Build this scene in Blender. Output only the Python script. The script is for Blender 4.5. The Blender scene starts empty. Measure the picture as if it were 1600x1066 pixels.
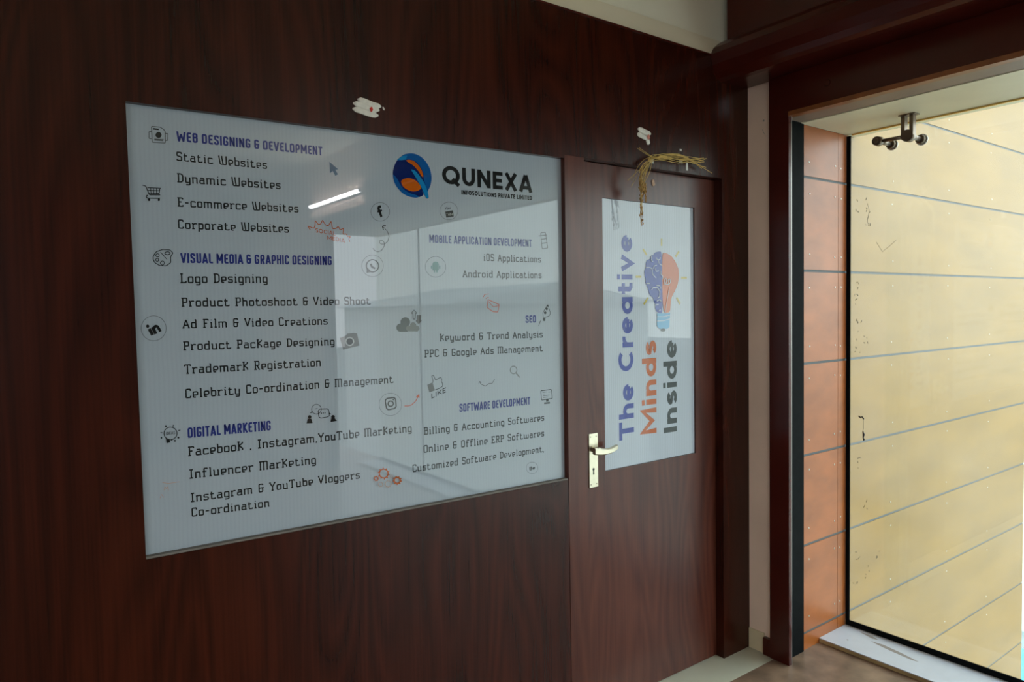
import bpy, bmesh, math, random
from mathutils import Vector, Matrix

S = bpy.context.scene
COL = S.collection
random.seed(11)

# ------------------------------------------------------------------ camera
cam_data = bpy.data.cameras.new('camera')
cam_data.sensor_width = 36.0
cam_data.lens = 36.0 * 1108.9 / 1600.0
cam_data.clip_start = 0.05
cam_data.clip_end = 300
cam = bpy.data.objects.new('camera', cam_data)
COL.objects.link(cam)
YAW, PITCH, ROLL = 0.63515, -0.042546, -0.01729
fwd = Vector((math.sin(YAW) * math.cos(PITCH), math.cos(YAW) * math.cos(PITCH), math.sin(PITCH)))
rgt0 = Vector((math.cos(YAW), -math.sin(YAW), 0))
up0 = rgt0.cross(fwd)
rgt = rgt0 * math.cos(ROLL) + up0 * math.sin(ROLL)
upv = -rgt0 * math.sin(ROLL) + up0 * math.cos(ROLL)
m = Matrix((rgt, upv, -fwd)).transposed().to_4x4()
m.translation = Vector((0, -1.934, 1.5218))
cam.matrix_world = m
S.camera = cam

# ------------------------------------------------------------------ exposure
S.view_settings.view_transform = 'Standard'
S.view_settings.look = 'None'
S.view_settings.gamma = 1.0
S.view_settings.exposure = 1.2
S.view_settings.use_curve_mapping = False
S.cycles.use_denoising = True
S.cycles.max_bounces = 10
S.cycles.diffuse_bounces = 6
S.cycles.transparent_max_bounces = 16

# ------------------------------------------------------------------ sky
SKY = 2.4
w = bpy.data.worlds.new('overcast_sky')
S.world = w
w.use_nodes = True
nt = w.node_tree
nt.nodes.clear()
o = nt.nodes.new('ShaderNodeOutputWorld')
bg = nt.nodes.new('ShaderNodeBackground')
tc = nt.nodes.new('ShaderNodeTexCoord')
sx = nt.nodes.new('ShaderNodeSeparateXYZ')
rp = nt.nodes.new('ShaderNodeValToRGB')
nt.links.new(tc.outputs['Generated'], sx.inputs[0])
nt.links.new(sx.outputs['Z'], rp.inputs[0])
rp.color_ramp.elements[0].position = 0.0
rp.color_ramp.elements[0].color = (0.90, 0.97, 1.0, 1)
rp.color_ramp.elements[1].position = 0.7
rp.color_ramp.elements[1].color = (0.74, 0.88, 1.0, 1)
nt.links.new(rp.outputs[0], bg.inputs['Color'])
bg.inputs['Strength'].default_value = SKY
nt.links.new(bg.outputs[0], o.inputs[0])

# ------------------------------------------------------------------ materials
def new_mat(name):
    mt = bpy.data.materials.new(name)
    mt.use_nodes = True
    return mt, mt.node_tree, mt.node_tree.nodes['Principled BSDF']

def plain(name, col, rough=0.5, spec=0.5, metal=0.0, var=0.0, vscale=8.0, coat=0.0, coat_rough=0.03, bump=0.0, stretch=(1, 1, 1)):
    mt, t, b = new_mat(name)
    b.inputs['Roughness'].default_value = rough
    b.inputs['Specular IOR Level'].default_value = spec
    b.inputs['Metallic'].default_value = metal
    b.inputs['Coat Weight'].default_value = coat
    b.inputs['Coat Roughness'].default_value = coat_rough
    b.inputs['Base Color'].default_value = (*col, 1)
    if var or bump:
        tc = t.nodes.new('ShaderNodeTexCoord')
        mp = t.nodes.new('ShaderNodeMapping')
        mp.inputs['Scale'].default_value = stretch
        n = t.nodes.new('ShaderNodeTexNoise')
        n.inputs['Scale'].default_value = vscale
        n.inputs['Detail'].default_value = 5
        t.links.new(tc.outputs['Object'], mp.inputs[0])
        t.links.new(mp.outputs[0], n.inputs['Vector'])
        if var:
            r = t.nodes.new('ShaderNodeValToRGB')
            r.color_ramp.elements[0].position = 0.3
            r.color_ramp.elements[1].position = 0.7
            r.color_ramp.elements[0].color = (*[max(0, c * (1 - var)) for c in col], 1)
            r.color_ramp.elements[1].color = (*[min(1, c * (1 + var)) for c in col], 1)
            t.links.new(n.outputs['Fac'], r.inputs[0])
            t.links.new(r.outputs[0], b.inputs['Base Color'])
        if bump:
            bp = t.nodes.new('ShaderNodeBump')
            bp.inputs['Strength'].default_value = bump
            bp.inputs['Distance'].default_value = 0.002
            t.links.new(n.outputs['Fac'], bp.inputs['Height'])
            t.links.new(bp.outputs[0], b.inputs['Normal'])
    return mt

def laminate(name, dark, light, rough, shift=(0, 0, 0), spec=0.29):
    """reddish brown wood laminate, grain running up the wall"""
    mt, t, b = new_mat(name)
    N, L = t.nodes, t.links
    tc = N.new('ShaderNodeTexCoord')
    def mapped(sc):
        mp = N.new('ShaderNodeMapping')
        mp.inputs['Scale'].default_value = sc
        mp.inputs['Location'].default_value = shift
        L.new(tc.outputs['Object'], mp.inputs[0])
        return mp.outputs[0]
    broad = N.new('ShaderNodeTexNoise'); broad.inputs['Scale'].default_value = 1.0; broad.inputs['Detail'].default_value = 4
    broad.inputs['Distortion'].default_value = 0.6
    L.new(mapped((6.5, 6.5, 0.55)), broad.inputs['Vector'])
    fine = N.new('ShaderNodeTexNoise'); fine.inputs['Scale'].default_value = 1.0; fine.inputs['Detail'].default_value = 3
    L.new(mapped((150, 150, 2.2)), fine.inputs['Vector'])
    fig = N.new('ShaderNodeTexNoise'); fig.inputs['Scale'].default_value = 1.0; fig.inputs['Detail'].default_value = 1.0
    fig.inputs['Distortion'].default_value = 0.25
    L.new(mapped((4.2, 1, 0.62)), fig.inputs['Vector'])
    rings = N.new('ShaderNodeMath'); rings.operation = 'MULTIPLY'; rings.inputs[1].default_value = 26.0
    L.new(fig.outputs['Fac'], rings.inputs[0])
    wave = N.new('ShaderNodeMath'); wave.operation = 'PINGPONG'; wave.inputs[1].default_value = 1.0
    L.new(rings.outputs[0], wave.inputs[0])
    a1 = N.new('ShaderNodeMath'); a1.operation = 'MULTIPLY_ADD'; a1.inputs[1].default_value = 0.42
    L.new(fine.outputs['Fac'], a1.inputs[0]); 
    a2 = N.new('ShaderNodeMath'); a2.operation = 'MULTIPLY_ADD'; a2.inputs[1].default_value = 0.17; a2.inputs[2].default_value = 0.05
    L.new(wave.outputs[0], a2.inputs[0])
    L.new(a2.outputs[0], a1.inputs[2])
    a3 = N.new('ShaderNodeMath'); a3.operation = 'MULTIPLY_ADD'; a3.inputs[1].default_value = 0.5
    L.new(broad.outputs['Fac'], a3.inputs[0]); L.new(a1.outputs[0], a3.inputs[2])
    r = N.new('ShaderNodeValToRGB')
    r.color_ramp.elements[0].position = 0.36; r.color_ramp.elements[0].color = (*dark, 1)
    r.color_ramp.elements[1].position = 0.84; r.color_ramp.elements[1].color = (*light, 1)
    L.new(a3.outputs[0], r.inputs[0]); L.new(r.outputs[0], b.inputs['Base Color'])
    b.inputs['Roughness'].default_value = rough
    b.inputs['Specular IOR Level'].default_value = spec
    bp = N.new('ShaderNodeBump'); bp.inputs['Strength'].default_value = 0.12; bp.inputs['Distance'].default_value = 0.0006
    L.new(fine.outputs['Fac'], bp.inputs['Height']); L.new(bp.outputs[0], b.inputs['Normal'])
    return mt

def film(name, col, weave=0.06):
    """white perforated film behind clear glass, with its faint wavy weave"""
    mt, t, b = new_mat(name)
    N, L = t.nodes, t.links
    tc = N.new('ShaderNodeTexCoord')
    wv = N.new('ShaderNodeTexWave'); wv.wave_type = 'BANDS'; wv.bands_direction = 'X'
    wv.inputs['Scale'].default_value = 30.0; wv.inputs['Distortion'].default_value = 2.2
    wv.inputs['Detail'].default_value = 1.0; wv.inputs['Detail Scale'].default_value = 0.25
    L.new(tc.outputs['Object'], wv.inputs['Vector'])
    v = N.new('ShaderNodeTexVoronoi'); v.inputs['Scale'].default_value = 420
    L.new(tc.outputs['Object'], v.inputs['Vector'])
    mx = N.new('ShaderNodeMath'); mx.operation = 'MULTIPLY_ADD'; mx.inputs[1].default_value = 0.5
    L.new(v.outputs['Distance'], mx.inputs[0]); L.new(wv.outputs['Fac'], mx.inputs[2])
    r = N.new('ShaderNodeValToRGB')
    r.color_ramp.elements[0].position = 0.1; r.color_ramp.elements[1].position = 1.2
    r.color_ramp.elements[0].color = (*[c * (1 - weave) for c in col], 1)
    r.color_ramp.elements[1].color = (*[min(1, c * (1 + weave)) for c in col], 1)
    L.new(mx.outputs[0], r.inputs[0]); L.new(r.outputs[0], b.inputs['Base Color'])
    gloss(b)
    return mt

def gloss(b):
    b.inputs['Roughness'].default_value = 0.6
    b.inputs['Specular IOR Level'].default_value = 0.0
    b.inputs['Coat Weight'].default_value = 1.0
    b.inputs['Coat Roughness'].default_value = 0.004
    b.inputs['Coat IOR'].default_value = 1.5

def ink(name, col):
    mt, t, b = new_mat(name)
    b.inputs['Base Color'].default_value = (*col, 1)
    gloss(b)
    return mt

def dusty_glass(name):
    mt = bpy.data.materials.new(name)
    mt.use_nodes = True
    t = mt.node_tree; N, L = t.nodes, t.links
    N.clear()
    out = N.new('ShaderNodeOutputMaterial')
    tr = N.new('ShaderNodeBsdfTransparent'); tr.inputs[0].default_value = (0.93, 0.96, 0.93, 1)
    df = N.new('ShaderNodeBsdfDiffuse'); df.inputs[0].default_value = (0.85, 0.87, 0.85, 1)
    tl = N.new('ShaderNodeBsdfTranslucent'); tl.inputs[0].default_value = (0.85, 0.87, 0.85, 1)
    d2 = N.new('ShaderNodeMixShader'); d2.inputs[0].default_value = 0.6
    L.new(df.outputs[0], d2.inputs[1]); L.new(tl.outputs[0], d2.inputs[2])
    tc = N.new('ShaderNodeTexCoord')
    n = N.new('ShaderNodeTexNoise'); n.inputs['Scale'].default_value = 2.5; n.inputs['Detail'].default_value = 6
    L.new(tc.outputs['Object'], n.inputs['Vector'])
    mr = N.new('ShaderNodeMapRange'); mr.inputs[1].default_value = 0.3; mr.inputs[2].default_value = 0.75
    mr.inputs[3].default_value = 0.02; mr.inputs[4].default_value = 0.09
    L.new(n.outputs['Fac'], mr.inputs[0])
    m1 = N.new('ShaderNodeMixShader'); L.new(mr.outputs[0], m1.inputs[0])
    L.new(tr.outputs[0], m1.inputs[1]); L.new(d2.outputs[0], m1.inputs[2])
    gl = N.new('ShaderNodeBsdfGlossy'); gl.inputs['Roughness'].default_value = 0.0
    lw = N.new('ShaderNodeLayerWeight'); lw.inputs['Blend'].default_value = 0.5
    pw = N.new('ShaderNodeMath'); pw.operation = 'POWER'; pw.inputs[1].default_value = 4.0
    L.new(lw.outputs['Facing'], pw.inputs[0])
    fr = N.new('ShaderNodeMath'); fr.operation = 'MULTIPLY_ADD'; fr.inputs[1].default_value = 0.9; fr.inputs[2].default_value = 0.04
    L.new(pw.outputs[0], fr.inputs[0])
    m2 = N.new('ShaderNodeMixShader')
    L.new(fr.outputs[0], m2.inputs[0]); L.new(m1.outputs[0], m2.inputs[1]); L.new(gl.outputs[0], m2.inputs[2])
    L.new(m2.outputs[0], out.inputs[0])
    return mt

def lamp_mat(name, col, strength):
    mt, t, b = new_mat(name)
    b.inputs['Base Color'].default_value = (*col, 1)
    b.inputs['Emission Color'].default_value = (*col, 1)
    b.inputs['Emission Strength'].default_value = strength
    return mt

M = {}
M['wall_wood'] = laminate('reddish_brown_laminate', (0.012, 0.0018, 0.0007), (0.056, 0.0092, 0.0031), 0.27)
M['door_wood'] = laminate('door_laminate', (0.044, 0.0100, 0.0058), (0.118, 0.0310, 0.0180), 0.25, (3.1, 0, 1.7), 0.36)
M['maroon'] = plain('maroon_gloss_paint', (0.062, 0.0070, 0.0035), 0.26, 0.35, var=0.15, vscale=6)
M['brown_edge'] = plain('varnished_brown_edge', (0.24, 0.075, 0.02), 0.35, var=0.2, vscale=20)
M['taupe'] = plain('taupe_board', (0.25, 0.175, 0.13), 0.5, var=0.08)
M['plaster'] = plain('cream_plaster', (0.86, 0.80, 0.64), 0.8, var=0.03, vscale=3)
M['plaster_band'] = plain('beige_plaster_band', (0.80, 0.70, 0.52), 0.8, var=0.03, vscale=3)
M['pink'] = plain('pinkish_wall_paint', (0.84, 0.60, 0.46), 0.7, var=0.06, vscale=4)
M['skirt'] = plain('cream_skirting_tile', (0.66, 0.52, 0.33), 0.35, var=0.06)
M['soffit'] = plain('cream_soffit_paint', (0.78, 0.75, 0.54), 0.45, var=0.05, vscale=5)
M['orange_board'] = plain('orange_brown_board', (0.375, 0.104, 0.017), 0.38, var=0.16, vscale=2.2, stretch=(2.5, 1, 5), bump=0.05)
M['yellow_board'] = plain('daylit_yellow_board', (0.255, 0.140, 0.019), 0.5, var=0.11, vscale=1.6, stretch=(1.2, 1, 4.5))  # same cladding as the orange boards; brighter daylight is put into this colour
M['groove'] = plain('grey_sealant_groove', (0.085, 0.097, 0.10), 0.6)
M['screw'] = plain('steel_screw_head', (0.62, 0.58, 0.50), 0.35, metal=0.8)
M['black'] = plain('black_rubber', (0.004, 0.0048, 0.0052), 0.7, 0.05, var=0.3, vscale=40)
M['chrome'] = plain('chrome_edge', (0.30, 0.28, 0.26), 0.35, metal=0.9)
M['brass'] = plain('brass_strip', (0.80, 0.55, 0.18), 0.3, metal=0.9)
M['satin'] = plain('satin_brass_nickel', (0.66, 0.60, 0.46), 0.3, metal=0.9, var=0.06, vscale=60)
M['steel'] = plain('brushed_steel', (0.20, 0.155, 0.115), 0.33, metal=0.9)
M['lens'] = plain('glass_button', (0.75, 0.75, 0.70), 0.1, coat=1)
M['granite'] = plain('brown_granite_floor', (0.21, 0.13, 0.083), 0.32, var=0.45, vscale=9)
M['tile'] = plain('cream_floor_tile', (0.58, 0.55, 0.42), 0.22, var=0.03)
M['white_sill'] = plain('white_sill_top', (0.56, 0.585, 0.64), 0.35, var=0.05, vscale=9)
M['sill_edge'] = plain('raw_brown_sill_edge', (0.40, 0.27, 0.12), 0.6, var=0.2, vscale=15)
M['dust'] = plain('dusty_grey_bead', (0.15, 0.13, 0.11), 0.7, var=0.2, vscale=30)
M['straw'] = plain('dry_golden_straw', (0.62, 0.42, 0.11), 0.6, var=0.25, vscale=40)
M['ear'] = plain('brown_grain_ear', (0.42, 0.22, 0.055), 0.65, var=0.3, vscale=60)
M['tape'] = plain('clear_sticky_tape', (0.55, 0.53, 0.48), 0.2, coat=0.5)
M['paste'] = plain('white_ash_paste', (0.72, 0.68, 0.60), 0.9, var=0.1, vscale=90, bump=0.4)
M['vermilion'] = plain('red_powder_dot', (0.55, 0.03, 0.015), 0.9)
M['tan'] = plain('tan_paste', (0.55, 0.36, 0.25), 0.9)
M['pink_dot'] = plain('pink_powder_dot', (0.62, 0.22, 0.17), 0.9)
M['smudge'] = plain('dark_paint_smudge', (0.05, 0.04, 0.03), 0.8)
M['dark_hole'] = plain('black_keyhole', (0.004, 0.004, 0.004), 0.6)
M['grey_stain'] = plain('grey_brown_stain', (0.30, 0.26, 0.23), 0.8)
M['film'] = film('white_printed_film', (0.335, 0.378, 0.415), 0.022)
M['door_film'] = film('white_door_film', (0.40, 0.44, 0.49), 0.08)
M['glass'] = dusty_glass('dusty_window_glass')
M['room_wall'] = plain('dim_room_wall', (0.50, 0.45, 0.38), 0.7, var=0.05)
M['dark_panel'] = plain('dark_brown_panelling', (0.07, 0.030, 0.018), 0.5, var=0.1)
M['lit_tube'] = lamp_mat('lit_tube', (0.95, 0.97, 1.0), 26)
M['white_metal'] = plain('white_enamel', (0.75, 0.75, 0.74), 0.4)
M['ground'] = plain('grey_green_ground', (0.30, 0.30, 0.27), 0.9, var=0.3, vscale=0.3)
M['house_wall'] = plain('pale_house_wall', (0.80, 0.80, 0.76), 0.8)
M['house_roof'] = plain('pale_sheet_roof', (0.62, 0.62, 0.60), 0.7)
M['cyan'] = plain('cyan_tank', (0.02, 0.45, 0.60), 0.4)
INK = dict(ink=(0.022, 0.025, 0.025), blue=(0.035, 0.05, 0.24), grey=(0.13, 0.14, 0.14), dgrey=(0.045, 0.05, 0.052), mid=(0.16, 0.165, 0.165),
           pale=(0.5, 0.52, 0.52), steel=(0.09, 0.17, 0.26), orange=(0.55, 0.13, 0.035), red=(0.62, 0.14, 0.07), peach=(0.58, 0.40, 0.33),
           dcloud=(0.09, 0.11, 0.11), lcloud=(0.20, 0.215, 0.205), robot=(0.14, 0.29, 0.28), navy=(0.008, 0.022, 0.13), logo_blue=(0.008, 0.11, 0.36),
           sky=(0.012, 0.26, 0.58), logo_orange=(0.62, 0.13, 0.01), door_blue=(0.03, 0.055, 0.36), door_orange=(0.60, 0.14, 0.035),
           door_grey=(0.035, 0.042, 0.042), ray=(0.62, 0.50, 0.10), brain=(0.012, 0.05, 0.36), bulb_orange=(0.66, 0.15, 0.04), base_blue=(0.12, 0.42, 0.68), sheetc=(0.44, 0.475, 0.52))
for k, c in INK.items():
    if not k.startswith('sheet'): c = tuple(v * 0.72 for v in c)
    M['ink_' + k] = ink('print_' + k, c)

# ------------------------------------------------------------------ builders
def link(name, bm, mats, parent=None, smooth=False):
    me = bpy.data.meshes.new(name)
    bm.normal_update()
    bm.to_mesh(me); bm.free()
    for x in (mats if isinstance(mats, (list, tuple)) else [mats]):
        me.materials.append(x)
    if smooth:
        for p in me.polygons: p.use_smooth = True
    ob = bpy.data.objects.new(name, me)
    COL.objects.link(ob)
    if parent:
        ob.parent = parent
        ob.matrix_parent_inverse = Matrix.Identity(4)
    return ob

def thing(name, label, cat, loc=(0, 0, 0), group=None):
    ob = bpy.data.objects.new(name, None)
    ob.empty_display_size = 0.05
    COL.objects.link(ob)
    ob.location = loc
    tag(ob, label, cat, group)
    return ob

def tag(ob, label, cat, group=None):
    ob['label'] = label; ob['category'] = cat
    if group: ob['group'] = group
    return ob

def structure(ob):
    ob['kind'] = 'structure'
    return ob

def box(bm, x0, x1, y0, y1, z0, z1, mi=0):
    vs = [bm.verts.new((x, y, z)) for x in (x0, x1) for y in (y0, y1) for z in (z0, z1)]
    for f in ((0, 1, 3, 2), (4, 6, 7, 5), (0, 4, 5, 1), (2, 3, 7, 6), (0, 2, 6, 4), (1, 5, 7, 3)):
        fc = bm.faces.new([vs[i] for i in f]); fc.material_index = mi

def prism(bm, pts, to3, d0, d1):
    """outline pts swept from depth d0 to d1; to3(u, v, d) gives the point"""
    a = [bm.verts.new(to3(u, v, d0)) for u, v in pts]
    b = [bm.verts.new(to3(u, v, d1)) for u, v in pts]
    n = len(pts)
    bm.faces.new(a); bm.faces.new(b[::-1])
    for i in range(n):
        bm.faces.new((a[i], b[i], b[(i + 1) % n], a[(i + 1) % n]))

XZ = lambda u, v, d: (u, d, v)        # outline on the sign wall, depth along y
def fix(bm):
    bmesh.ops.recalc_face_normals(bm, faces=bm.faces[:])
    return bm

def bevel(bm, w, seg=2):
    bmesh.ops.remove_doubles(bm, verts=bm.verts[:], dist=1e-6)
    bmesh.ops.bevel(bm, geom=bm.edges[:], offset=w, segments=seg, affect='EDGES', profile=0.6)
    return bm

def boxes(name, lst, mat, parent=None, bev=0):
    bm = bmesh.new()
    for b in lst: box(bm, *b)
    if bev: bevel(bm, bev)
    fix(bm)
    return link(name, bm, mat, parent)

def cyl(bm, c, axis, r0, r1, length, seg=20, mi=0):
    axis = Vector(axis).normalized()
    q = axis.to_track_quat('Z', 'Y').to_matrix()
    a, b = [], []
    for i in range(seg):
        t = 2 * math.pi * i / seg
        d = Vector((math.cos(t), math.sin(t), 0))
        a.append(bm.verts.new(Vector(c) + q @ (d * r0)))
        b.append(bm.verts.new(Vector(c) + q @ (d * r1 + Vector((0, 0, length)))))
    bm.faces.new(a[::-1]); bm.faces.new(b)
    for i in range(seg):
        f = bm.faces.new((a[i], a[(i + 1) % seg], b[(i + 1) % seg], b[i])); f.smooth = True

def tube(bm, pts, radii, seg=8, flat=1.0):
    """round tube through pts; flat < 1 squashes it along y"""
    pts = [Vector(p) for p in pts]
    rings = []
    for i, p in enumerate(pts):
        d = (pts[min(i + 1, len(pts) - 1)] - pts[max(i - 1, 0)]).normalized()
        q = d.to_track_quat('Z', 'Y').to_matrix()
        r = radii[i] if isinstance(radii, (list, tuple)) else radii
        ring = []
        for k in range(seg):
            t = 2 * math.pi * k / seg
            v = q @ Vector((math.cos(t) * r, math.sin(t) * r, 0))
            v.y *= flat
            ring.append(bm.verts.new(p + v))
        rings.append(ring)
    for a, b in zip(rings, rings[1:]):
        for k in range(seg):
            f = bm.faces.new((a[k], a[(k + 1) % seg], b[(k + 1) % seg], b[k])); f.smooth = True
    bm.faces.new(rings[0][::-1]); bm.faces.new(rings[-1])

# ---- stroke lettering: every glyph is a set of centre lines, drawn with a pen of constant width
def fillet(P, r, closed=False):
    n = len(P)
    if n < 3 or r <= 0: return list(P)
    out = []
    rng = range(n) if closed else range(1, n - 1)
    if not closed: out.append(P[0])
    for i in rng:
        p0, p1, p2 = Vector(P[i - 1]), Vector(P[i]), Vector(P[(i + 1) % n])
        a, b = p0 - p1, p2 - p1
        la, lb = a.length, b.length
        if la < 1e-7 or lb < 1e-7: continue
        d = min(r, la * 0.45, lb * 0.45)
        s, e = p1 + a / la * d, p1 + b / lb * d
        if a.normalized().dot(b.normalized()) < -0.98:
            out.append(tuple(p1)); continue
        for t in (0.0, 0.33, 0.67, 1.0):
            out.append(tuple(s * (1 - t) ** 2 + p1 * 2 * t * (1 - t) + e * t * t))
    if not closed: out.append(P[-1])
    return out

def stroke(bm, P, wd, y, closed=False, mi=0, place=None):
    Q = [Vector(P[0])]
    for p in P[1:]:
        if (Vector(p) - Q[-1]).length > 1e-6: Q.append(Vector(p))
    if closed and (Q[0] - Q[-1]).length < 1e-6: Q.pop()
    n = len(Q)
    if n < 2: return
    L, R = [], []
    for i in range(n):
        if closed: d0, d1 = (Q[i] - Q[i - 1]).normalized(), (Q[(i + 1) % n] - Q[i]).normalized()
        else:
            d1 = (Q[min(i + 1, n - 1)] - Q[min(i, n - 2)]).normalized()
            d0 = (Q[max(i, 1)] - Q[max(i - 1, 0)]).normalized()
        n0, n1 = Vector((-d0.y, d0.x)), Vector((-d1.y, d1.x))
        mv = n0 + n1
        if mv.length < 1e-4: mv = n0.copy()
        mv.normalize()
        k = min(1.0 / max(mv.dot(n0), 0.45), 2.2)
        l, r = Q[i] + mv * (wd / 2 * k), Q[i] - mv * (wd / 2 * k)
        if place: l, r = place(l), place(r)
        L.append(bm.verts.new((l.x, y, l.y)))
        R.append(bm.verts.new((r.x, y, r.y)))
    for i in range(n if closed else n - 1):
        j = (i + 1) % n
        f = bm.faces.new((R[i], R[j], L[j], L[i])); f.material_index = mi

def patch(bm, P, y, mi=0):
    f = bm.faces.new([bm.verts.new((u, y, v)) for u, v in P]); f.material_index = mi
    f.normal_update()
    if f.normal.y > 0: f.normal_flip()

def arc(cx, cy, rx, ry, a0, a1, n=14):
    return [(cx + rx * math.cos(math.radians(a0 + (a1 - a0) * i / n)), cy + ry * math.sin(math.radians(a0 + (a1 - a0) * i / n))) for i in range(n + 1)]

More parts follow.
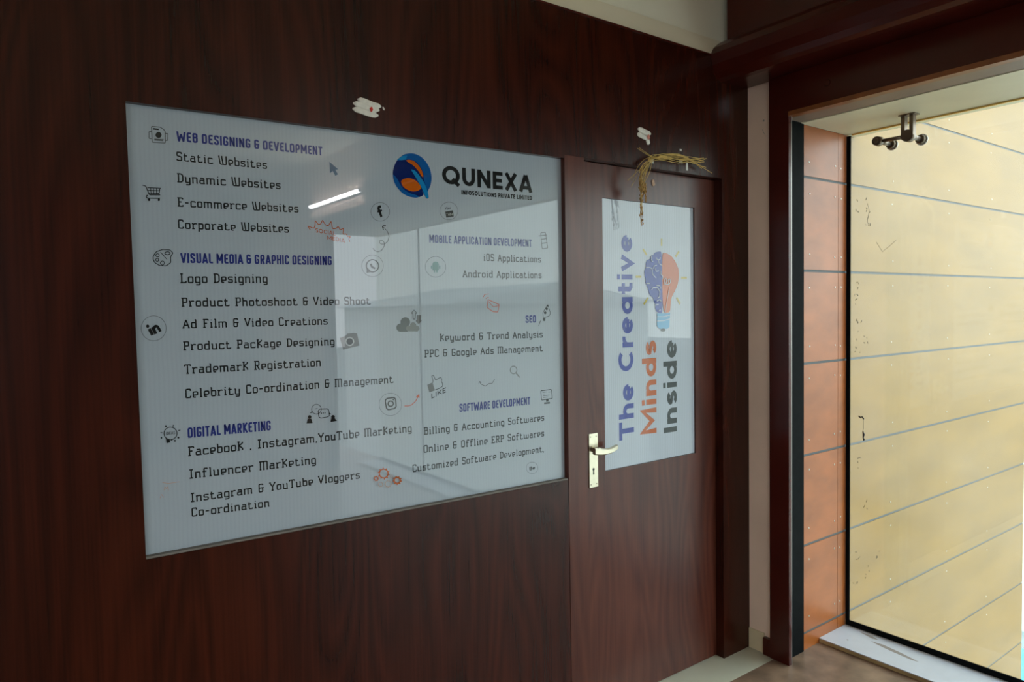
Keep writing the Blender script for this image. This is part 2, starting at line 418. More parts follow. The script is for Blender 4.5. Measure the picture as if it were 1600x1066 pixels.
X_ = 0.63
BODY = {
 'a': (.50, [[(.08, X_), (.42, X_), (.42, 0), (.52, 0)], [(.42, .38), (.05, .38), (.05, 0), (.42, 0)]]),
 'b': (.48, [[(-.02, 1), (.06, 1), (.06, 0), (.44, 0), (.44, X_), (.06, X_)]]),
 'c': (.48, [[(.44, .50), (.44, X_), (.05, X_), (.05, 0), (.46, 0), (.46, .12)]]),
 'd': (.52, [[(.34, 1), (.44, 1), (.44, 0), (.52, 0)], [(.44, X_), (.05, X_), (.05, 0), (.44, 0)]]),
 'e': (.48, [[(.05, .25), (.44, .25), (.44, X_), (.05, X_), (.05, 0), (.28, 0)]]),
 'f': (.42, [[(.42, .88), (.42, 1), (.14, 1), (.14, 0)], [(0, X_), (.36, X_)], [(.04, 0), (.26, 0)]]),
 'g': (.48, [[(.44, 0), (.05, 0), (.05, X_), (.44, X_), (.44, -.27), (.08, -.27)]]),
 'h': (.52, [[(-.02, 1), (.07, 1), (.07, 0)], [(.07, X_), (.44, X_), (.44, 0)], [(0, 0), (.14, 0)], [(.38, 0), (.52, 0)]]),
 'i': (.24, [[(.02, X_), (.12, X_), (.12, 0)], [(.02, 0), (.24, 0)], [(.12, .86), (.12, .97)]]),
 'k': (.50, [[(-.02, 1), (.07, 1), (.07, 0)], [(.44, X_), (.10, .34), (.46, 0)], [(0, 0), (.14, 0)]]),
 'l': (.24, [[(.02, 1), (.12, 1), (.12, 0)], [(.02, 0), (.24, 0)]]),
 'm': (.82, [[(-.02, X_), (.07, X_), (.07, 0)], [(.07, X_), (.74, X_), (.74, 0)], [(.405, X_), (.405, 0)], [(0, 0), (.14, 0)], [(.34, 0), (.47, 0)], [(.68, 0), (.82, 0)]]),
 'n': (.52, [[(-.02, X_), (.07, X_), (.07, 0)], [(.07, X_), (.44, X_), (.44, 0)], [(0, 0), (.14, 0)], [(.38, 0), (.52, 0)]]),
 'o': (.48, [[(.24, 0), (.05, 0), (.05, X_), (.44, X_), (.44, 0), (.24, 0)]]),
 'p': (.48, [[(-.02, X_), (.06, X_), (.06, -.27)], [(.06, X_), (.44, X_), (.44, 0), (.06, 0)], [(-.02, -.27), (.15, -.27)]]),
 'r': (.44, [[(-.02, X_), (.10, X_), (.10, 0)], [(.10, .48), (.22, X_), (.42, X_), (.42, .54)], [(0, 0), (.24, 0)]]),
 's': (.46, [[(.42, .54), (.42, X_), (.05, X_), (.05, .35), (.42, .31), (.42, 0), (.05, 0), (.05, .12)]]),
 't': (.48, [[(.12, .90), (.12, 0), (.46, 0), (.46, .12)], [(0, X_), (.34, X_)]]),
 'u': (.54, [[(-.02, X_), (.07, X_), (.07, 0), (.44, 0)], [(.36, X_), (.44, X_), (.44, 0), (.54, 0)]]),
 'v': (.50, [[(.02, X_), (.25, 0), (.48, X_)], [(-.04, X_), (.10, X_)], [(.40, X_), (.54, X_)]]),
 'w': (.80, [[(-.02, X_), (.07, X_), (.07, 0), (.72, 0), (.72, X_)], [(.395, X_), (.395, 0)]]),
 'y': (.50, [[(-.02, X_), (.07, X_), (.07, 0), (.44, 0)], [(.44, X_), (.44, -.27), (.08, -.27)]]),
 'z': (.46, [[(.05, X_), (.42, X_), (.05, 0), (.44, 0)]]),
 'S': (.50, [[(.46, .80), (.46, 1), (.05, 1), (.05, .56), (.46, .46), (.46, 0), (.05, 0), (.05, .18)]]),
 'W': (.80, [[(.02, 1), (.14, 0), (.74, 0), (.74, 1)], [(.30, 1), (.42, 0)], [(-.05, 1), (.10, 1)], [(.24, 1), (.38, 1)], [(.68, 1), (.81, 1)]]),
 'D': (.54, [[(-.02, 1), (.34, 1), (.50, .82), (.50, .18), (.34, 0), (-.02, 0)], [(.10, 1), (.10, 0)]]),
 'E': (.50, [[(.46, .84), (.46, 1), (-.02, 1)], [(.10, 1), (.10, 0)], [(-.02, 0), (.48, 0), (.48, .16)], [(.10, .52), (.36, .52)]]),
 'C': (.50, [[(.46, .78), (.46, 1), (.06, 1), (.06, 0), (.47, 0), (.47, .20)]]),
 'L': (.50, [[(-.02, 1), (.22, 1)], [(.10, 1), (.10, 0)], [(-.02, 0), (.48, 0), (.48, .18)]]),
 'P': (.50, [[(-.02, 1), (.46, 1), (.46, .48), (.10, .48)], [(.10, 1), (.10, 0)], [(-.02, 0), (.24, 0)]]),
 'V': (.54, [[(.02, 1), (.27, 0), (.52, 1)], [(-.06, 1), (.12, 1)], [(.42, 1), (.60, 1)]]),
 'A': (.58, [[(.02, 0), (.28, 1), (.54, 0)], [(.12, .34), (.44, .34)], [(-.06, 0), (.12, 0)], [(.44, 0), (.62, 0)]]),
 'F': (.48, [[(.46, .84), (.46, 1), (-.02, 1)], [(.10, 1), (.10, 0)], [(-.02, 0), (.24, 0)], [(.10, .52), (.36, .52)]]),
 'T': (.54, [[(0, .84), (0, 1), (.54, 1), (.54, .84)], [(.27, 1), (.27, 0)], [(.16, 0), (.38, 0)]]),
 'R': (.54, [[(-.02, 1), (.46, 1), (.46, .50), (.10, .50)], [(.28, .50), (.46, 0), (.56, 0)], [(.10, 1), (.10, 0)], [(-.02, 0), (.22, 0)]]),
 'M': (.84, [[(-.02, 1), (.76, 1), (.76, 0)], [(.09, 1), (.09, 0)], [(.425, 1), (.425, 0)], [(0, 0), (.18, 0)], [(.34, 0), (.51, 0)], [(.68, 0), (.85, 0)]]),
 'I': (.32, [[(.16, 1), (.16, 0)], [(0, 1), (.32, 1)], [(0, 0), (.32, 0)]]),
 'O': (.52, [[(.25, 0), (.06, 0), (.06, 1), (.46, 1), (.46, 0), (.25, 0)]]),
 'Y': (.54, [[(.02, 1), (.27, .46), (.52, 1)], [(.27, .46), (.27, 0)], [(-.06, 1), (.12, 1)], [(.42, 1), (.60, 1)], [(.16, 0), (.38, 0)]]),
 'K': (.54, [[(.10, 1), (.10, 0)], [(.46, 1), (.46, .84), (.12, .52), (.46, .22), (.46, 0)], [(-.02, 1), (.20, 1)], [(-.02, 0), (.20, 0)]]),
 'G': (.52, [[(.46, .80), (.46, 1), (.06, 1), (.06, 0), (.46, 0), (.46, .44), (.24, .44)]]),
 'B': (.52, [[(-.02, 1), (.42, 1), (.42, .54), (.10, .54)], [(.42, .54), (.48, .48), (.48, 0), (-.02, 0)], [(.10, 1), (.10, 0)]]),
 '&': (.54, [[(.44, .86), (.44, 1), (.07, 1), (.07, 0), (.42, 0), (.42, .52)], [(.07, .52), (.54, .52)]]),
 '-': (.38, [[(.02, .44), (.36, .44)]]),
 ',': (.16, [[(.09, .06), (.05, -.16)]]),
}
HEAD = {
 'W': (.66, [[(.05, 1), (.16, 0), (.33, .72), (.50, 0), (.61, 1)]]),
 'E': (.36, [[(.36, .91), (.085, .91), (.085, .09), (.36, .09)], [(.085, .51), (.32, .51)]]),
 'B': (.43, [[(.085, .09), (.085, .91), (.34, .91), (.34, .54), (.085, .54)], [(.085, .09), (.345, .09), (.345, .54)]]),
 'D': (.43, [[(.085, .09), (.085, .91), (.345, .91), (.345, .09), (.04, .09)]]),
 'S': (.41, [[(.335, .70), (.335, .91), (.085, .91), (.085, .60), (.335, .42), (.335, .09), (.085, .09), (.085, .30)]]),
 'I': (.17, [[(.085, 0), (.085, 1)]]),
 'G': (.43, [[(.345, .70), (.345, .91), (.085, .91), (.085, .09), (.345, .09), (.345, .46), (.22, .46)]]),
 'N': (.46, [[(.085, 0), (.085, .98), (.375, .02), (.375, 1)]]),
 '&': (.44, [[(.32, .74), (.32, .91), (.085, .91), (.085, .09), (.34, .09), (.34, .50)], [(.085, .50), (.44, .50)]]),
 'V': (.46, [[(.05, 1), (.23, .02), (.41, 1)]]),
 'L': (.35, [[(.085, 1), (.085, .09), (.35, .09)]]),
 'O': (.43, [[(.21, .09), (.085, .09), (.085, .91), (.345, .91), (.345, .09), (.21, .09)]]),
 'P': (.41, [[(.085, 0), (.085, .91), (.335, .91), (.335, .42), (.085, .42)]]),
 'M': (.58, [[(.085, 0), (.085, .98), (.29, .28), (.495, .98), (.495, 0)]]),
 'T': (.38, [[(0, .91), (.38, .91)], [(.19, .91), (.19, 0)]]),
 'U': (.43, [[(.085, 1), (.085, .09), (.345, .09), (.345, 1)]]),
 'A': (.46, [[(.05, 0), (.23, .98), (.41, 0)], [(.13, .26), (.33, .26)]]),
 'R': (.43, [[(.085, 0), (.085, .91), (.335, .91), (.335, .48), (.085, .48)], [(.20, .48), (.355, 0)]]),
 'H': (.43, [[(.085, 1), (.085, 0)], [(.345, 1), (.345, 0)], [(.085, .50), (.345, .50)]]),
 'C': (.42, [[(.34, .66), (.34, .91), (.085, .91), (.085, .09), (.34, .09), (.34, .34)]]),
 'K': (.44, [[(.085, 1), (.085, 0)], [(.38, 1), (.13, .52), (.39, 0)]]),
 'F': (.36, [[(.36, .91), (.085, .91), (.085, 0)], [(.085, .51), (.32, .51)]]),
}
def sans(s, k=1.0):
    """round geometric capitals and lowercase; s = pen width, k = width factor"""
    h = s / 2; xh = .72
    def W(v): return v * k
    r = {}
    def oval(w_, h_, a0=0, a1=360, n=28): return arc(w_ / 2, h_ / 2, w_ / 2 - h, h_ / 2 - h, a0, a1, n)
    r['T'] = (W(.74), [[(0, 1 - h), (W(.74), 1 - h)], [(W(.37), 1 - h), (W(.37), 0)]])
    n_ = W(.62)
    arch = lambda x0, x1, top: arc((x0 + x1) / 2, top - h - .24, (x1 - x0) / 2, .24, 180, 0)
    r['h'] = (n_, [[(h, 1), (h, 0)], arch(h, n_ - h, xh) + [(n_ - h, 0)]])
    r['n'] = (n_, [[(h, xh), (h, 0)], arch(h, n_ - h, xh) + [(n_ - h, 0)]])
    e_ = W(.68)
    r['e'] = (e_, [[(h, xh / 2 - .01), (e_ - h * .9, xh / 2 - .01)], oval(e_, xh, -2, 318)])
    r['C'] = (W(.86), [oval(W(.96), 1, 48, 312)])
    r['r'] = (W(.44), [[(h, xh), (h, 0)], arc(h + W(.30), xh - h - .26, W(.30), .26, 180, 82)])
    r['a'] = (W(.70), [oval(W(.70), xh), [(W(.70) - h, xh), (W(.70) - h, 0)]])
    r['t'] = (W(.46), [[(W(.20), .95), (W(.20), .16 + h * .3), (W(.30), h), (W(.46), h)], [(0, xh - h), (W(.44), xh - h)]])
    r['i'] = (s, [[(h, xh), (h, 0)], [(h, .83), (h, 1.02)]])
    r['v'] = (W(.68), [[(h * .8, xh), (W(.34), .04), (W(.68) - h * .8, xh)]])
    m_ = W(1.0)
    r['M'] = (m_, [[(h, 0), (h, .96), (m_ / 2, .30), (m_ - h, .96), (m_ - h, 0)]])
    r['d'] = (W(.70), [oval(W(.70), xh), [(W(.70) - h, 1), (W(.70) - h, 0)]])
    s_ = W(.54)
    r['s'] = (s_, [arc(s_ / 2, xh * .72 - h * .35, s_ / 2 - h, xh * .28 - h * .6, 25, 200, 10) + arc(s_ / 2, xh * .28 + h * .35, s_ / 2 - h, xh * .28 - h * .6, 60, -155, 12)])
    r['I'] = (s, [[(h, 1), (h, 0)]])
    q_ = W(.98)
    r['Q'] = (q_, [oval(q_, 1), [(W(.56), .30), (W(.92), -.04)]])
    r['O'] = (q_, [oval(q_, 1)])
    u_ = W(.74)
    r['U'] = (u_, [[(h, 1)] + arc(u_ / 2, h + .34, u_ / 2 - h, .34, 180, 360) + [(u_ - h, 1)]])
    r['N'] = (W(.78), [[(h, 0), (h, 1)], [(h * .95, 1 - h * .5), (W(.78) - h * .95, h * .5)], [(W(.78) - h, 0), (W(.78) - h, 1)]])
    r['E'] = (W(.60), [[(W(.60), 1 - h), (h, 1 - h), (h, h), (W(.60), h)], [(h, .5), (W(.55), .5)]])
    r['F'] = (W(.58), [[(W(.58), 1 - h), (h, 1 - h), (h, 0)], [(h, .48), (W(.53), .48)]])
    r['X'] = (W(.76), [[(h * .8, 1), (W(.76) - h * .8, 0)], [(h * .8, 0), (W(.76) - h * .8, 1)]])
    r['A'] = (W(.84), [[(h * .9, 0), (W(.42) - h * .12, 1)], [(W(.42) + h * .12, 1), (W(.84) - h * .9, 0)], [(W(.20), .26), (W(.64), .26)]])
    r['L'] = (W(.56), [[(h, 1), (h, h), (W(.56), h)]])
    r['K'] = (W(.70), [[(h, 1), (h, 0)], [(W(.68), 1), (W(.16), .46)], [(W(.30), .58), (W(.70), 0)]])
    r['P'] = (W(.66), [[(h, 0), (h, 1 - h), (W(.40), 1 - h)] + arc(W(.40), .66, W(.26) - h, .34 - h, 90, -90, 10) + [(h, .32 + h)]])
    r['R'] = (W(.70), [[(h, 0), (h, 1 - h), (W(.40), 1 - h)] + arc(W(.40), .68, W(.26) - h, .32 - h, 90, -90, 10) + [(h, .36 + h)], [(W(.36), .36), (W(.66), 0)]])
    r['B'] = (W(.66), [[(h, h), (h, 1 - h), (W(.56), 1 - h), (W(.56), .53), (h, .53)], [(h, h), (W(.60), h), (W(.60), .53)]])
    r['D'] = (W(.78), [[(h, h), (h, 1 - h), (W(.36), 1 - h)] + arc(W(.36), .5, W(.42) - h, .5 - h, 90, -90, 12) + [(h, h)]])
    r['S'] = (W(.62), [arc(W(.31), .73, W(.31) - h, .27 - h * .7, 25, 230, 10) + arc(W(.31), .27, W(.31) - h, .27 - h * .7, 50, -155, 12)])
    r['V'] = (W(.80), [[(h * .7, 1), (W(.40), .04), (W(.80) - h * .7, 1)]])
    r['Y'] = (W(.76), [[(h * .7, 1), (W(.38), .44), (W(.76) - h * .7, 1)], [(W(.38), .46), (W(.38), 0)]])
    r['o'] = (e_, [oval(e_, xh)])
    r['u'] = (n_, [[(h, xh)] + arc(n_ / 2, h + .24, n_ / 2 - h, .24, 180, 360), [(n_ - h, xh), (n_ - h, 0)]])
    r['b'] = (W(.70), [oval(W(.70), xh), [(h, 1), (h, 0)]])
    return r
FONTS = {'body': (BODY, .138, .16, .10, .46), 'heading': (HEAD, .168, .075, .11, .22), 'sans': (sans(.215), .215, .13, 0, .3),
         'small': (sans(.24, .9), .24, .13, 0, .38), 'wide': (sans(.205, 1.0), .205, .13, 0, .42), 'thin': (sans(.13, .8), .13, .12, 0, .3)}

def lettering(bm, text, font, a, b, cap, y, mi=0, upright=False):
    """sets text from a to b (points on the sheet), cap = letter height; upright=True runs up the door"""
    G, pen, gap, rnd, space = FONTS[font]
    x = 0; items = []
    for ch in text:
        if ch == ' ': x += space; continue
        wd, st = G[ch]
        for P in st: items.append([(x + u, v) for u, v in P])
        x += wd + gap
    total = x - gap
    A, B = Vector(a), Vector(b)
    ex = (B - A) / total
    ey = Vector((-1, 0)) * cap if upright else Vector((0, 1)) * cap
    if font in ('body', 'thin'):   # measured heights are to the outer edge of the pen
        A = A + ey * (pen * .5); ey = ey * (1 - pen)
    # pen keeps one width: fillet in letter units, then map
    sc = (ex.length * cap) ** 0.5
    for i, P in enumerate(items):
        cl = len(P) > 3 and (Vector(P[0]) - Vector(P[-1])).length < 1e-6
        Q = fillet(P[:-1] if cl else P, rnd, cl) if rnd else (P[:-1] if cl else P)
        if font in ('wide', 'sans', 'small'):   # stretched faces: the pen is stretched with the letters
            stroke(bm, Q, pen, y - 0.00008 * (i % 4), cl, mi, lambda p: A + ex * p.x + ey * p.y)
            continue
        Q = [tuple(A + ex * u + ey * v) for u, v in Q]
        stroke(bm, Q, pen * sc, y - 0.00008 * (i % 4), cl, mi)

def rounded(P, turns=2):
    for _ in range(turns):
        Q = []
        for i in range(len(P)):
            a, b = Vector(P[i]), Vector(P[(i + 1) % len(P)])
            Q += [tuple(a * .8 + b * .2), tuple(a * .2 + b * .8)]
        P = Q
    return P

def artwork(bm, items, y, step=0.00012):
    mats = []
    for i, (k, col, wd, P) in enumerate(items):
        if col not in mats: mats.append(col)
        mi = mats.index(col)
        yy = y - step * i
        if k == 'f': patch(bm, rounded(P) if len(P) > 8 else P, yy, mi)
        elif k == 't': lettering(bm, wd[0], wd[1], P[0], P[1], P[2][0], yy, mi)
        else: stroke(bm, fillet(P, wd * 1.2, k == 'S'), wd, yy, k == 'S', mi)
    return [M['ink_' + c] for c in mats]

# ---- printed matter, in metres on the plane of the sign and of the door (x along the wall, z up)
SIGN_TEXT = [
('heading_lettering','WEB DESIGNING & DEVELOPMENT','heading',(.3925,1.9553),(.7665,1.9627),.0239,'blue'),
('service_lettering','Static Websites','body',(.3905,1.9067),(.6115,1.9094),.0228,'ink'),
('service_lettering','Dynamic Websites','body',(.3906,1.8533),(.6459,1.8589),.0236,'ink'),
('service_lettering','E-commerce Websites','body',(.3895,1.7938),(.6932,1.7995),.0234,'ink'),
('service_lettering','Corporate Websites','body',(.3884,1.7395),(.6647,1.7435),.0232,'ink'),
('heading_lettering','VISUAL MEDIA & GRAPHIC DESIGNING','heading',(.3911,1.6549),(.785,1.6592),.025,'blue'),
('service_lettering','Logo Designing','body',(.3894,1.6046),(.6034,1.6074),.0249,'ink'),
('service_lettering','Product Photoshoot & Video Shoot','body',(.39,1.5457),(.8995,1.5466),.0234,'ink'),
('service_lettering','Ad Film & Video Creations','body',(.3911,1.4915),(.7671,1.4917),.023,'ink'),
('service_lettering','Product PacKage Designing','body',(.3904,1.4368),(.7856,1.4331),.023,'ink'),
('service_lettering','TrademarK Registration','body',(.3909,1.3774),(.7444,1.3758),.0244,'ink'),
('service_lettering','Celebrity Co-ordination & Management','body',(.3907,1.3162),(.9666,1.3123),.0244,'ink'),
('heading_lettering','DIGITAL MARKETING','heading',(.3925,1.2161),(.6002,1.2121),.0264,'blue'),
('service_lettering','FacebooK , Instagram,YouTube MarKeting','body',(.3927,1.1694),(1.0243,1.1587),.0249,'ink'),
('service_lettering','Influencer MarKeting','body',(.3933,1.1122),(.7217,1.1037),.0244,'ink'),
('service_lettering','Instagram & YouTube Vloggers','body',(.3943,1.0523),(.8513,1.0421),.0237,'ink'),
('service_lettering','Co-ordination','body',(.3949,1.015),(.5894,1.006),.023,'ink'),
('company_lettering','QUNEXA','sans',(1.152,1.9208),(1.5068,1.9218),.0569,'ink'),
('company_lettering','INFOSOLUTIONS PRIVATE LIMITED','small',(1.2218,1.8926),(1.5054,1.8968),.0141,'ink'),
('heading_lettering','MOBILE APPLICATION DEVELOPMENT','heading',(1.1011,1.7356),(1.5008,1.7383),.0249,'blue'),
('service_lettering','iOS Applications','body',(1.3017,1.6852),(1.54,1.6859),.0238,'ink'),
('service_lettering','Android Applications','body',(1.2213,1.631),(1.5412,1.6322),.0232,'ink'),
('heading_lettering','SEO','heading',(1.4688,1.4797),(1.5143,1.4803),.0252,'blue'),
('service_lettering','Keyword & Trend Analysis','body',(1.1312,1.4305),(1.542,1.4276),.0235,'ink'),
('service_lettering','PPC & Google Ads Management','body',(1.0761,1.3828),(1.5411,1.3797),.0236,'ink'),
('heading_lettering','SOFTWARE DEVELOPMENT','heading',(1.1973,1.2022),(1.4829,1.2001),.0259,'blue'),
('service_lettering','Billing & Accounting Softwares','body',(1.0679,1.1439),(1.5431,1.1375),.0238,'ink'),
('service_lettering','Online & Offline ERP Softwares','body',(1.0652,1.0884),(1.542,1.0833),.0236,'ink'),
('service_lettering','Customized Software Development,','body',(1.0252,1.0342),(1.541,1.028),.0234,'ink'),
]
SIGN_ICONS = [
('web_page_icon','dark outline icon of a web page with side tabs',[('S','grey',.0019,[(.3369,1.9834),(.3558,1.9842),(.3637,1.9798),(.3669,1.9752),(.3662,1.9471),(.3372,1.9453)]),('s','grey',.0017,[(.3365,1.9711),(.3312,1.9704),(.3306,1.9531),(.3359,1.9538)]),('s','grey',.0018,[(.367,1.9705),(.3728,1.9712),(.3718,1.954),(.3664,1.9537)]),('f','ink',0,[(.3401,1.9799),(.3527,1.9801),(.3525,1.9765),(.3399,1.9759)]),('f','ink',0,[(.3585,1.9654),(.3582,1.9637),(.3577,1.9621),(.3568,1.9606),(.3557,1.9593),(.3544,1.9583),(.353,1.9576),(.3515,1.9572),(.35,1.9572),(.3486,1.9576),(.3474,1.9583),(.3464,1.9593),(.3457,1.9605),(.3452,1.962),(.3451,1.9636),(.3453,1.9652),(.3459,1.9668),(.3467,1.9683),(.3478,1.9696),(.3491,1.9706),(.3505,1.9714),(.352,1.9717),(.3535,1.9718),(.3549,1.9714),(.3561,1.9707),(.3572,1.9697),(.3579,1.9684),(.3584,1.967)]),('f','grey',0,[(.3422,1.9549),(.3628,1.9558),(.3613,1.9509),(.342,1.9502)])]),
('shopping_cart_icon','small dark shopping cart icon',[('s','ink',.0021,[(.3123,1.8396),(.3191,1.8384),(.3266,1.8175),(.3505,1.8194)]),('s','ink',.0019,[(.3229,1.8345),(.3521,1.8359)]),('s','ink',.0018,[(.3234,1.828),(.3502,1.8296)]),('s','ink',.0018,[(.3248,1.8216),(.349,1.8229)]),('s','ink',.0014,[(.3295,1.835),(.3306,1.8196)]),('s','ink',.0014,[(.3361,1.8356),(.3362,1.8201)]),('s','ink',.0015,[(.3428,1.8355),(.3426,1.8206)]),('s','ink',.0015,[(.3504,1.8362),(.3479,1.821)]),('s','ink',.0022,[(.3223,1.8171),(.3189,1.8125),(.322,1.8091),(.3496,1.8113)]),('f','ink',0,[(.3278,1.8056),(.3277,1.805),(.3275,1.8044),(.3272,1.8038),(.3267,1.8033),(.3262,1.8029),(.3257,1.8026),(.3251,1.8025),(.3245,1.8026),(.324,1.8027),(.3235,1.803),(.3231,1.8035),(.3228,1.804),(.3226,1.8046),(.3226,1.8052),(.3226,1.8059),(.3229,1.8065),(.3232,1.8071),(.3236,1.8076),(.3241,1.8079),(.3247,1.8082),(.3253,1.8083),(.3259,1.8083),(.3264,1.8081),(.3269,1.8078),(.3273,1.8074),(.3276,1.8069),(.3278,1.8063)]),('f','ink',0,[(.3494,1.8073),(.3493,1.8067),(.3491,1.806),(.3488,1.8055),(.3483,1.805),(.3478,1.8046),(.3472,1.8043),(.3466,1.8042),(.3461,1.8042),(.3455,1.8044),(.345,1.8047),(.3446,1.8051),(.3443,1.8057),(.3441,1.8063),(.3441,1.8069),(.3442,1.8076),(.3444,1.8082),(.3447,1.8088),(.3452,1.8093),(.3457,1.8096),(.3463,1.8099),(.3469,1.81),(.3474,1.81),(.348,1.8098),(.3485,1.8095),(.3489,1.8091),(.3492,1.8086),(.3494,1.808)])]),
('pointer_icon','steel blue arrow pointer icon',[('f','steel',0,[(.7862,1.9478),(.787,1.9158),(.7951,1.9229),(.8027,1.9103),(.8104,1.9152),(.8032,1.9271),(.8113,1.9296)])]),
('round_social_icon','thin circle around a bold letter f',[('S','grey',.0011,[(.9686,1.8209),(.9677,1.8147),(.9653,1.8088),(.9615,1.8033),(.9566,1.7987),(.9508,1.7951),(.9444,1.7927),(.9377,1.7916),(.931,1.7919),(.9248,1.7935),(.9193,1.7964),(.9147,1.8004),(.9113,1.8053),(.9093,1.8108),(.9087,1.8168),(.9096,1.8228),(.912,1.8287),(.9156,1.834),(.9204,1.8387),(.9262,1.8423),(.9325,1.8448),(.9392,1.846),(.9458,1.8458),(.9521,1.8443),(.9578,1.8414),(.9624,1.8375),(.9659,1.8325),(.968,1.8269)]),('s','ink',.0075,[(.9412,1.8339),(.9345,1.8334),(.9329,1.8272),(.9419,1.8041)]),('s','ink',.0053,[(.9293,1.8182),(.9439,1.8235)])]),
('looping_arrow','thin dark curling arrow pointing up',[('s','grey',.0019,[(.912,1.7113),(.9164,1.7052),(.9278,1.7014),(.9395,1.706),(.9479,1.718),(.9494,1.7286),(.9426,1.7357),(.9344,1.7343),(.9331,1.7279),(.94,1.724),(.9505,1.7255),(.96,1.7333),(.9652,1.7484),(.9597,1.763),(.9472,1.775)]),('s','ink',.003,[(.9554,1.7786),(.9438,1.778),(.9469,1.7661)])]),
('starburst_doodle','orange spiky doodle with the words social media',[('s','orange',.0022,[(.7252,1.7547),(.7184,1.7652),(.7356,1.7592),(.7389,1.7653),(.7404,1.7813),(.7483,1.7709),(.7556,1.7723),(.7612,1.7836),(.7692,1.7711),(.7775,1.7685),(.7864,1.7821),(.79,1.7612),(.8007,1.7628),(.8073,1.7692),(.8124,1.7589),(.8227,1.7644),(.8207,1.7476),(.8305,1.7491),(.8346,1.7411),(.8434,1.7426),(.8378,1.7351),(.8408,1.7271)]),('t','orange',('SOCIAL','thin'),[(.7404,1.7481),(.7984,1.7414),(.0132,0)]),('t','orange',('MEDIA','thin'),[(.7732,1.7301),(.8258,1.7229),(.0121,0)])]),
('speech_call_icon','thin circle around a speech bubble with a telephone handset',[('S','grey',.0011,[(.944,1.6607),(.943,1.6536),(.9402,1.6468),(.9359,1.6407),(.9302,1.6356),(.9236,1.6318),(.9162,1.6293),(.9085,1.6284),(.9009,1.6291),(.8938,1.6313),(.8875,1.6349),(.8822,1.6398),(.8784,1.6456),(.8761,1.6522),(.8754,1.6591),(.8765,1.6661),(.8792,1.6727),(.8833,1.6787),(.8888,1.6838),(.8954,1.6878),(.9026,1.6903),(.9103,1.6914),(.9179,1.6908),(.9251,1.6887),(.9316,1.6852),(.937,1.6803),(.941,1.6744),(.9434,1.6678)]),('S','dgrey',.0034,[(.9289,1.6604),(.9283,1.6564),(.9268,1.6525),(.9244,1.6491),(.9212,1.6462),(.9174,1.644),(.9132,1.6426),(.9089,1.6421),(.9046,1.6424),(.9005,1.6437),(.8969,1.6457),(.894,1.6485),(.8918,1.6518),(.8904,1.6555),(.8901,1.6594),(.8907,1.6634),(.8922,1.6672),(.8946,1.6706),(.8977,1.6735),(.9014,1.6757),(.9056,1.6772),(.9099,1.6777),(.9142,1.6774),(.9183,1.6762),(.9219,1.6742),(.925,1.6714),(.9272,1.6681),(.9286,1.6643)]),('f','dgrey',0,[(.8899,1.639),(.8917,1.6543),(.9078,1.642)]),('s','dgrey',.0054,[(.9034,1.666),(.907,1.6567),(.9172,1.6527)])]),
('palette_icon','thin outline icon of a painter palette',[('S','ink',.002,[(.3295,1.6698),(.3371,1.6811),(.3518,1.6871),(.3681,1.6862),(.3742,1.6792),(.3683,1.669),(.3682,1.6551),(.3576,1.6469),(.3431,1.6473),(.3326,1.6542),(.3293,1.6619)]),('S','ink',.0016,[(.3429,1.6722),(.3428,1.6713),(.3425,1.6705),(.342,1.6697),(.3415,1.6691),(.3408,1.6686),(.34,1.6683),(.3392,1.6681),(.3384,1.6682),(.3376,1.6685),(.337,1.6689),(.3364,1.6695),(.336,1.6703),(.3358,1.6711),(.3357,1.672),(.3358,1.6729),(.3361,1.6737),(.3366,1.6745),(.3372,1.6751),(.3379,1.6756),(.3386,1.6759),(.3394,1.676),(.3402,1.676),(.341,1.6757),(.3417,1.6753),(.3422,1.6746),(.3426,1.6739),(.3429,1.6731)]),('S','ink',.0016,[(.3414,1.6611),(.3413,1.6603),(.3411,1.6595),(.3407,1.6589),(.3401,1.6583),(.3395,1.6578),(.3388,1.6576),(.3381,1.6575),(.3374,1.6575),(.3367,1.6578),(.3361,1.6582),(.3356,1.6587),(.3352,1.6594),(.335,1.6601),(.335,1.6609),(.3351,1.6617),(.3353,1.6625),(.3357,1.6632),(.3363,1.6637),(.3369,1.6642),(.3376,1.6645),(.3383,1.6646),(.339,1.6645),(.3397,1.6643),(.3403,1.6638),(.3408,1.6633),(.3412,1.6626),(.3414,1.6619)]),('S','ink',.0016,[(.3539,1.6539),(.3537,1.6529),(.3534,1.6518),(.3528,1.6509),(.3521,1.6501),(.3513,1.6496),(.3503,1.6492),(.3493,1.649),(.3484,1.6491),(.3475,1.6495),(.3467,1.65),(.346,1.6508),(.3455,1.6516),(.3452,1.6526),(.3452,1.6537),(.3453,1.6548),(.3457,1.6558),(.3462,1.6567),(.3469,1.6575),(.3478,1.658),(.3487,1.6584),(.3497,1.6586),(.3506,1.6585),(.3516,1.6581),(.3524,1.6576),(.353,1.6569),(.3535,1.656),(.3538,1.655)]),('S','ink',.002,[(.3675,1.6782),(.3673,1.6774),(.3669,1.6766),(.3661,1.6759),(.3652,1.6753),(.3641,1.6748),(.3628,1.6745),(.3615,1.6744),(.3602,1.6744),(.359,1.6747),(.3579,1.6751),(.357,1.6756),(.3563,1.6762),(.3559,1.677),(.3558,1.6778),(.356,1.6786),(.3564,1.6793),(.3571,1.6801),(.3581,1.6806),(.3592,1.6811),(.3605,1.6814),(.3618,1.6816),(.3631,1.6815),(.3643,1.6813),(.3654,1.6809),(.3663,1.6804),(.367,1.6797),(.3674,1.679)]),('s','ink',.0016,[(.3461,1.6802),(.36,1.6628)])]),
